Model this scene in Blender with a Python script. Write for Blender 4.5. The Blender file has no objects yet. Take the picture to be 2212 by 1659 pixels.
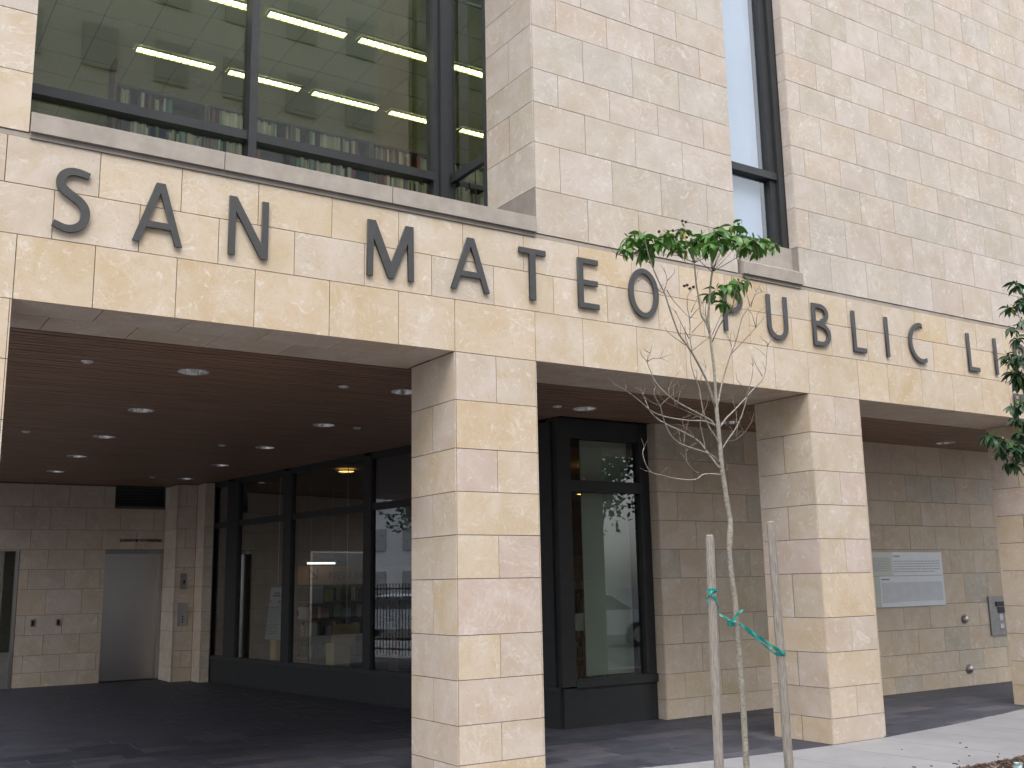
import bpy, bmesh, math, random, json
from mathutils import Vector, Matrix
random.seed(11)
R = math.radians
scene = bpy.context.scene
COL = scene.collection

# ---------------------------------------------------------------- camera
YAW, PITCH, ROLL = 0.578075074, 0.187959371, -0.0184653074
CAM = Vector((-4.179, -7.258, 1.6))
cy_, sy_ = math.cos(YAW), math.sin(YAW)
fw = Vector((sy_*math.cos(PITCH), cy_*math.cos(PITCH), math.sin(PITCH)))
rt = Vector((cy_, -sy_, 0)); up = rt.cross(fw)
rt2 = rt*math.cos(ROLL) + up*math.sin(ROLL); up2 = -rt*math.sin(ROLL) + up*math.cos(ROLL)
cd = bpy.data.cameras.new('camera'); co = bpy.data.objects.new('camera', cd); COL.objects.link(co)
cd.sensor_width = 36; cd.sensor_fit = 'HORIZONTAL'; cd.lens = 36*2262.01/2212
cd.clip_start = .05; cd.clip_end = 900
m = Matrix((rt2, up2, -fw)).transposed().to_4x4(); m.translation = CAM
co.matrix_world = m; scene.camera = co

# ---------------------------------------------------------------- world, sun, exposure
SUN_DIR = Vector((-.30, -.68, 1.10)).normalized()      # towards the sun: over the street, a little to the left
elev = math.asin(SUN_DIR.z); az = math.atan2(SUN_DIR.x, SUN_DIR.y)
w = bpy.data.worlds.new('World'); scene.world = w; w.use_nodes = True
nt = w.node_tree; nt.nodes.clear()
sky = nt.nodes.new('ShaderNodeTexSky'); sky.sky_type = 'NISHITA'; sky.sun_disc = False
sky.sun_elevation = elev; sky.sun_rotation = az; sky.air_density = 1.0; sky.dust_density = 3.0
hs = nt.nodes.new('ShaderNodeHueSaturation'); hs.inputs['Saturation'].default_value = .24
bg = nt.nodes.new('ShaderNodeBackground'); bg.inputs[1].default_value = .15
ow = nt.nodes.new('ShaderNodeOutputWorld')
nt.links.new(sky.outputs[0], hs.inputs['Color']); nt.links.new(hs.outputs[0], bg.inputs[0]); nt.links.new(bg.outputs[0], ow.inputs[0])
sl = bpy.data.lights.new('sun', 'SUN'); sl.energy = .5; sl.angle = R(60); sl.color = (1, .96, .9)
so = bpy.data.objects.new('sun', sl); COL.objects.link(so); so.rotation_euler = (-SUN_DIR).to_track_quat('-Z', 'Y').to_euler()
vs = scene.view_settings; vs.view_transform = 'Standard'; vs.look = 'None'; vs.gamma = 1; vs.exposure = 1.38; vs.use_curve_mapping = False
scene.render.engine = 'CYCLES'
scene.cycles.max_bounces = 10; scene.cycles.diffuse_bounces = 5; scene.cycles.transparent_max_bounces = 24; scene.cycles.glossy_bounces = 5
scene.cycles.sample_clamp_indirect = 6
scene.cycles.use_denoising = True

# ---------------------------------------------------------------- materials
MATS = {}
def newmat(name):
    m = bpy.data.materials.new(name); m.use_nodes = True; MATS[name] = m
    t = m.node_tree; b = t.nodes['Principled BSDF']
    return m, t, b
def N(t, kind, **kw):
    n = t.nodes.new(kind)
    for k, v in kw.items():
        if k.startswith('i_'):
            n.inputs[int(k[2:])].default_value = v
        else: setattr(n, k, v)
    return n
def L(t, a, b): t.links.new(a, b)
def ramp(t, fac, stops, interp='LINEAR'):
    r = t.nodes.new('ShaderNodeValToRGB'); r.color_ramp.interpolation = interp
    e = r.color_ramp.elements
    while len(e) < len(stops): e.new(.5)
    for i, (p, c) in enumerate(stops): e[i].position = p; e[i].color = (*c, 1) if len(c) == 3 else c
    L(t, fac, r.inputs[0]); return r.outputs[0]
def mix(t, f, a, b, mode='MIX'):
    n = t.nodes.new('ShaderNodeMix'); n.data_type = 'RGBA'; n.blend_type = mode
    for s, v in ((n.inputs[0], f), (n.inputs[6], a), (n.inputs[7], b)):
        if isinstance(v, (int, float)): s.default_value = v
        elif isinstance(v, tuple): s.default_value = (*v, 1)
        else: L(t, v, s)
    return n.outputs[2]
def math_(t, op, a, b=None):
    n = t.nodes.new('ShaderNodeMath'); n.operation = op
    for s, v in ((n.inputs[0], a), (n.inputs[1], b)):
        if v is None: continue
        if isinstance(v, (int, float)): s.default_value = v
        else: L(t, v, s)
    return n.outputs[0]
def coords(t, rnd=True, scale=(1, 1, 1)):
    g = t.nodes.new('ShaderNodeNewGeometry'); mp = t.nodes.new('ShaderNodeMapping'); mp.inputs['Scale'].default_value = scale
    if rnd:
        oi = t.nodes.new('ShaderNodeObjectInfo'); v = t.nodes.new('ShaderNodeCombineXYZ')
        for i in range(3): L(t, math_(t, 'MULTIPLY', oi.outputs['Random'], 61.7+23*i), v.inputs[i])
        a = t.nodes.new('ShaderNodeVectorMath'); a.operation = 'ADD'
        L(t, g.outputs['Position'], a.inputs[0]); L(t, v.outputs[0], a.inputs[1]); L(t, a.outputs[0], mp.inputs[0])
        return mp.outputs[0], oi
    L(t, g.outputs['Position'], mp.inputs[0]); return mp.outputs[0], None
def noise(t, vec, scale, detail=5, rough=.55, dist=0):
    n = t.nodes.new('ShaderNodeTexNoise'); n.inputs['Scale'].default_value = scale; n.inputs['Detail'].default_value = detail
    n.inputs['Roughness'].default_value = rough; n.inputs['Distortion'].default_value = dist; L(t, vec, n.inputs['Vector']); return n.outputs[0]
def bump(t, b, h, strength, dist=.01):
    n = t.nodes.new('ShaderNodeBump'); n.inputs['Strength'].default_value = strength; n.inputs['Distance'].default_value = dist
    L(t, h, n.inputs['Height']); L(t, n.outputs[0], b.inputs['Normal'])

def stone_mat(name, vein=.6, rough=.62):
    m, t, b = newmat(name)
    v, oi = coords(t)
    base = oi.outputs['Color']
    n1 = noise(t, v, 2.6, 7, .6, .6)
    c = mix(t, ramp(t, n1, [(.36, (0, 0, 0)), (.66, (1, 1, 1))]), mix(t, 1.0, base, (.92, .90, .87), 'MULTIPLY'), mix(t, .40, base, (.68, .61, .57)))
    n2 = noise(t, v, 5.5, 6, .62, .9)                                # ochre blotches
    c = mix(t, math_(t, 'MULTIPLY', ramp(t, n2, [(.52, (0, 0, 0)), (.74, (1, 1, 1))]), .62), c, mix(t, .6, base, (.52, .36, .19)))
    n3 = noise(t, v, 2.1, 8, .66, 2.2)                               # thin pale veins
    ridge = math_(t, 'ABSOLUTE', math_(t, 'SUBTRACT', n3, .5))
    vn = ramp(t, ridge, [(0, (1, 1, 1)), (.014, (0, 0, 0))])
    mk = ramp(t, noise(t, v, 1.7, 3), [(.46, (0, 0, 0)), (.62, (1, 1, 1))])
    c = mix(t, math_(t, 'MULTIPLY', math_(t, 'MULTIPLY', vn, mk), vein), c, (.78, .74, .70))
    n5 = noise(t, v, 9, 9, .72, 1.2)                                 # milky flecks
    c = mix(t, math_(t, 'MULTIPLY', ramp(t, n5, [(.56, (0, 0, 0)), (.68, (1, 1, 1))]), .62), c, (.78, .74, .69))
    n4 = noise(t, v, 60, 3, .6)
    c = mix(t, math_(t, 'MULTIPLY', ramp(t, n4, [(.30, (1, 1, 1)), (.40, (0, 0, 0))]), .28), c, (.26, .19, .13))
    L(t, c, b.inputs['Base Color']); b.inputs['Roughness'].default_value = rough
    b.inputs['Specular IOR Level'].default_value = .35
    bump(t, b, math_(t, 'ADD', math_(t, 'MULTIPLY', n4, .5), n5), .22, .004)
    return m
STONE = stone_mat('limestone')
def simple(name, col, rough=.6, metal=0, var=.15, vs_=6, bmp=0, spec=.5, scale=(1, 1, 1), rnd=True):
    m, t, b = newmat(name)
    v, oi = coords(t, rnd, scale)
    n = noise(t, v, vs_, 5, .6)
    d = tuple(x*(1-var) for x in col); l = tuple(min(1, x*(1+var)) for x in col)
    L(t, ramp(t, n, [(.3, d), (.7, l)]), b.inputs['Base Color'])
    b.inputs['Roughness'].default_value = rough; b.inputs['Metallic'].default_value = metal; b.inputs['Specular IOR Level'].default_value = spec
    if bmp: bump(t, b, n, bmp, .004)
    return m
GROUT = simple('joint_sealant', (.13, .10, .11), .85, var=.2, vs_=20)
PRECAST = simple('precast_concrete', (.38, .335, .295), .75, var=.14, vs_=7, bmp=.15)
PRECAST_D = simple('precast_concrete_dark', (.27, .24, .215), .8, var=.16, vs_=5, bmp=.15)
FRAME = simple('dark_bronze_metal', (.026, .028, .030), .6, .0, var=.15, vs_=9)
FRAME_U = simple('charcoal_metal', (.045, .048, .052), .45, .3, var=.12, vs_=9)
LETTER = simple('bronze_letter_metal', (.080, .080, .082), .5, .3, var=.10, vs_=15)
STEEL = simple('brushed_steel', (.46, .435, .42), .30, 1.0, var=.04, vs_=1.2, scale=(1, 1, 2))
STEEL_D = simple('satin_steel', (.30, .29, .28), .45, .6, var=.12, vs_=8)
CHROME = simple('polished_reflector', (.85, .85, .86), .22, 1, var=.05, vs_=8)
WHITEP = simple('white_enamel', (.62, .62, .60), .5, var=.04)
BLACKP = simple('black_plastic', (.012, .012, .013), .5)
PAPER = simple('white_paper', (.62, .62, .66), .7, var=.05)
BLUEP = simple('pale_blue_paper', (.55, .74, .84), .6, var=.06, vs_=3)
CARD = simple('cardboard', (.55, .39, .20), .8, var=.12, vs_=4)
ORANGE = simple('ochre_fascia', (.42, .21, .07), .6, var=.08)
WOODB = simple('shelf_wood', (.30, .17, .07), .55, var=.25, vs_=4, scale=(1, 1, 8))
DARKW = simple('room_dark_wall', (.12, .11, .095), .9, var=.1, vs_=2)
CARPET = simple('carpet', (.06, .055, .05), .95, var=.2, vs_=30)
PLASTER = simple('plaster_wall', (.62, .58, .46), .85, var=.05, vs_=2)
TILE_M = simple('acoustic_tile', (.72, .74, .52), .9, var=.06, vs_=40, bmp=.2)
CURTAIN = simple('translucent_panel', (.56, .62, .56), .6, var=.05, vs_=2)
BLIND = simple('white_roller_blind', (.74, .79, .86), .7, var=.03, vs_=2)
STAKE = simple('weathered_stake_wood', (.30, .27, .24), .85, var=.38, vs_=14, bmp=.6, scale=(9, 9, .8))
BARK = simple('smooth_grey_bark', (.30, .275, .23), .8, var=.35, vs_=34, bmp=.5, scale=(1, 1, 1.6))
TWIG = simple('brown_twig_bark', (.20, .15, .115), .8, var=.35, vs_=60, bmp=.3)
RIBBON = simple('green_plastic_tape', (.008, .23, .20), .3, var=.35, vs_=45)
FRUITM = simple('dark_capsule', (.065, .018, .014), .5, var=.3, vs_=40)
CONC = None
def concrete():
    m, t, b = newmat('sidewalk_concrete')
    v, oi = coords(t)
    n1 = noise(t, v, 1.3, 8, .65); n2 = noise(t, v, 90, 3, .6)
    c = ramp(t, n1, [(.3, (.245, .245, .26)), (.7, (.33, .325, .338))])
    c = mix(t, math_(t, 'MULTIPLY', ramp(t, n2, [(.62, (0, 0, 0)), (.7, (1, 1, 1))]), .35), c, (.16, .15, .15))
    L(t, c, b.inputs['Base Color']); b.inputs['Roughness'].default_value = .85; bump(t, b, n2, .3, .003); return m
CONC = concrete()
ASPH = simple('asphalt', (.055, .055, .057), .9, var=.25, vs_=50, bmp=.4, rnd=False)
def slate():
    m, t, b = newmat('slate_paver')
    v, oi = coords(t)
    n1 = noise(t, v, 3.5, 7, .65, .5)
    r = oi.outputs['Random']
    base = ramp(t, r, [(0, (.038, .041, .056)), (.35, (.060, .062, .080)), (.6, (.046, .051, .066)), (.85, (.080, .080, .098)), (1, (.070, .063, .070))])
    c = mix(t, ramp(t, n1, [(.35, (0, 0, 0)), (.7, (1, 1, 1))]), base, mix(t, 1.0, base, (1.7, 1.65, 1.6), 'MULTIPLY'))
    L(t, c, b.inputs['Base Color'])
    L(t, ramp(t, n1, [(.3, (.55,)*3), (.7, (.75,)*3)]), b.inputs['Roughness']); b.inputs['Specular IOR Level'].default_value = .3
    bump(t, b, n1, .35, .006); return m
SLATE = slate()
SGROUT = simple('pale_grout', (.36, .34, .28), .9, var=.5, vs_=6)
def wood_ceiling():
    m, t, b = newmat('stained_wood_slat')
    v, oi = coords(t, False, (.6, 12, 12))
    n = noise(t, v, 2.2, 6, .6)
    L(t, ramp(t, n, [(.3, (.155, .092, .062)), (.7, (.37, .23, .155))]), b.inputs['Base Color']); b.inputs['Roughness'].default_value = .5
    bump(t, b, n, .1, .003); return m
SLATW = wood_ceiling()
def glass(name, tint, refl=1.0, rough=0.0):
    m = bpy.data.materials.new(name); m.use_nodes = True; t = m.node_tree; t.nodes.clear()
    o = t.nodes.new('ShaderNodeOutputMaterial'); tr = t.nodes.new('ShaderNodeBsdfTransparent'); tr.inputs[0].default_value = (*tint, 1)
    gl = t.nodes.new('ShaderNodeBsdfGlossy'); gl.inputs['Roughness'].default_value = rough; gl.inputs[0].default_value = (.95, .97, 1, 1)
    fr = t.nodes.new('ShaderNodeFresnel'); fr.inputs[0].default_value = 1.52
    g = t.nodes.new('ShaderNodeNewGeometry')
    f = math_(t, 'MULTIPLY', math_(t, 'MULTIPLY', fr.outputs[0], refl), math_(t, 'SUBTRACT', 1.0, g.outputs['Backfacing']))
    # slightly wavy float glass
    nz = t.nodes.new('ShaderNodeTexNoise'); nz.inputs['Scale'].default_value = .8; bp = t.nodes.new('ShaderNodeBump'); bp.inputs['Strength'].default_value = .02
    L(t, g.outputs['Position'], nz.inputs['Vector']); L(t, nz.outputs[0], bp.inputs['Height']); L(t, bp.outputs[0], gl.inputs['Normal'])
    mx = t.nodes.new('ShaderNodeMixShader'); cl = math_(t, 'MINIMUM', f, 1.0)
    L(t, cl, mx.inputs[0]); L(t, tr.outputs[0], mx.inputs[1]); L(t, gl.outputs[0], mx.inputs[2]); L(t, mx.outputs[0], o.inputs[0])
    return m
GLASS = glass('tinted_window_glass', (.88, .93, .885), 2.9)
GLASS_S = glass('coated_window_glass', (.88, .91, .94), 3.0)
GLASS_D = glass('storefront_glass', (.80, .83, .81), 2.7)
def emis(name, col, s):
    m = bpy.data.materials.new(name); m.use_nodes = True; t = m.node_tree; b = t.nodes['Principled BSDF']
    b.inputs['Base Color'].default_value = (.8, .8, .7, 1); b.inputs['Emission Color'].default_value = (*col, 1); b.inputs['Emission Strength'].default_value = s
    return m
LAMP = emis('fluorescent_tube_light', (1, .97, .60), 2.7)
WARM = emis('warm_recessed_lamp', (1, .50, .14), 2.2)
LAMP2 = emis('white_strip_light', (1, .95, .9), 1.2)
def leafmat(name, a, b_, rough=.32):
    m, t, b = newmat(name)
    v, oi = coords(t)
    n = noise(t, v, 25, 3)
    c = mix(t, oi.outputs['Random'], a, b_)
    c = mix(t, ramp(t, n, [(.3, (0, 0, 0)), (.8, (.5, .5, .5))]), c, tuple(x*1.5 for x in a))
    L(t, c, b.inputs['Base Color']); b.inputs['Roughness'].default_value = rough
    tr = t.nodes.new('ShaderNodeBsdfTranslucent'); L(t, c, tr.inputs[0]); mx = t.nodes.new('ShaderNodeMixShader'); mx.inputs[0].default_value = .18
    L(t, b.outputs[0], mx.inputs[1]); L(t, tr.outputs[0], mx.inputs[2]); L(t, mx.outputs[0], t.nodes['Material Output'].inputs[0]); return m
LEAF = leafmat('glossy_leaf', (.052, .15, .024), (.12, .25, .04))
LEAF_Y = leafmat('yellowing_leaf', (.42, .34, .03), (.30, .30, .05))
LEAF_N = leafmat('new_leaf', (.10, .22, .035), (.07, .18, .03))
LEAF_D = leafmat('dark_leaf', (.018, .055, .022), (.032, .085, .03))

# ---------------------------------------------------------------- geometry helpers
def finish(o, parent=None, kind=None):
    COL.objects.link(o)
    if parent is not None:
        o.parent = parent; o.matrix_parent_inverse = parent.matrix_basis.inverted()
    if kind: o['kind'] = kind
    return o
class MB:
    def __init__(s): s.v = []; s.f = []; s.mi = []
    def add(s, vs, fs, mi=0):
        n = len(s.v); s.v += [tuple(p) for p in vs]; s.f += [tuple(i+n for i in f) for f in fs]; s.mi += [mi]*len(fs); return s
    def box(s, x0, x1, y0, y1, z0, z1, mi=0):
        return s.add([(x0,y0,z0),(x1,y0,z0),(x1,y1,z0),(x0,y1,z0),(x0,y0,z1),(x1,y0,z1),(x1,y1,z1),(x0,y1,z1)],
              [(0,3,2,1),(4,5,6,7),(0,1,5,4),(1,2,6,5),(2,3,7,6),(3,0,4,7)], mi)
    def obox(s, c, u, v, w, mi=0):      # oriented box: centre + half-axis vectors
        c, u, v, w = map(Vector, (c, u, v, w))
        P = [c+a*u+b*v+d*w for d in (-1, 1) for a, b in ((-1,-1),(1,-1),(1,1),(-1,1))]
        return s.add(P, [(0,3,2,1),(4,5,6,7),(0,1,5,4),(1,2,6,5),(2,3,7,6),(3,0,4,7)], mi)
    def prism(s, pts, a, b, axis='z', mi=0):
        n = len(pts)
        def P(p, h):
            return (p[0], p[1], h) if axis == 'z' else ((p[0], h, p[1]) if axis == 'y' else (h, p[0], p[1]))
        s.add([P(p, a) for p in pts]+[P(p, b) for p in pts],
              [tuple(range(n))[::-1], tuple(range(n, 2*n))]+[(i, (i+1) % n, n+(i+1) % n, n+i) for i in range(n)], mi)
        return s
    def lathe(s, c, prof, n=20, mi=0, axis='z', cap=False):
        c = Vector(c); base = len(s.v); k = len(prof)
        for i in range(n):
            a = 2*math.pi*i/n
            for r, h in prof:
                p = (r*math.cos(a), r*math.sin(a), h) if axis == 'z' else (r*math.cos(a), h, r*math.sin(a))
                s.v.append(tuple(c+Vector(p)))
        for i in range(n):
            j = (i+1) % n
            for q in range(k-1):
                s.f.append((base+i*k+q, base+j*k+q, base+j*k+q+1, base+i*k+q+1)); s.mi.append(mi)
        if cap:
            s.f.append(tuple(base+i*k for i in range(n))[::-1]); s.f.append(tuple(base+i*k+k-1 for i in range(n))); s.mi += [mi, mi]
        return s
    def tube(s, pts, n=7, mi=0, wob=0, ry=1):
        P = [Vector(p[:3]) for p in pts]; rr = [p[3] for p in pts]; base = len(s.v)
        up0 = Vector((0, 1, 0))
        for i, p in enumerate(P):
            d = (P[min(i+1, len(P)-1)]-P[max(i-1, 0)]).normalized()
            a = up0.cross(d)
            if a.length < .05: a = Vector((1, 0, 0)).cross(d)
            a.normalize(); b = d.cross(a)
            for j in range(n):
                t = 2*math.pi*j/n; r = rr[i]*(1+wob*random.uniform(-1, 1))
                s.v.append(tuple(p+a*(r*math.cos(t))+b*(r*ry*math.sin(t))))
        for i in range(len(P)-1):
            for j in range(n):
                k = (j+1) % n
                s.f.append((base+i*n+j, base+i*n+k, base+(i+1)*n+k, base+(i+1)*n+j)); s.mi.append(mi)
        s.f.append(tuple(base+j for j in range(n))[::-1]); s.f.append(tuple(base+(len(P)-1)*n+j for j in range(n))); s.mi += [mi, mi]
        return s
    def build(s, name, mats, parent=None, kind=None, smooth=False, color=None, centre=True):
        if not isinstance(mats, (list, tuple)): mats = [mats]
        xs = [p[0] for p in s.v]; ys = [p[1] for p in s.v]; zs = [p[2] for p in s.v]
        c = Vector(((min(xs)+max(xs))/2, (min(ys)+max(ys))/2, min(zs))) if centre else Vector()
        me = bpy.data.meshes.new(name)
        me.from_pydata([(p[0]-c.x, p[1]-c.y, p[2]-c.z) for p in s.v], [], s.f)
        for m in mats: me.materials.append(m)
        if len(mats) > 1: me.polygons.foreach_set('material_index', s.mi)
        if smooth: me.polygons.foreach_set('use_smooth', [True]*len(me.polygons))
        me.update()
        o = bpy.data.objects.new(name, me); o.location = c
        if color: o.color = (*color, 1)
        return finish(o, parent, kind)
def tag(o, label, cat, group=None):
    o['label'] = label; o['category'] = cat
    if group: o['group'] = group
    return o
def thing(name, label, cat, loc=(0, 0, 0), group=None):
    o = bpy.data.objects.new(name, None); o.location = loc; o.empty_display_size = .2; COL.objects.link(o)
    return tag(o, label, cat, group)
def dup(root, loc, label=None, rz=None):
    r = root.copy(); COL.objects.link(r); r.location = loc
    if rz is not None: r.rotation_euler.z = rz
    if label: r['label'] = label
    for ch in list(root.children):
        c = ch.copy(); COL.objects.link(c); c.parent = r
        for g in ch.children:
            d = g.copy(); COL.objects.link(d); d.parent = c
    return r
def structure(o): o['kind'] = 'structure'; return o
def text_mesh(name, s, size, mat, depth=.001, parent=None, align='LEFT', label=None):
    cu = bpy.data.curves.new(name, 'FONT'); cu.body = s; cu.size = size; cu.extrude = depth; cu.align_x = align; cu.resolution_u = 3
    to = bpy.data.objects.new(name, cu); COL.objects.link(to)
    bpy.context.view_layer.update()
    me = bpy.data.meshes.new_from_object(to); bpy.data.objects.remove(to); me.materials.clear(); me.materials.append(mat)
    return me
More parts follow.
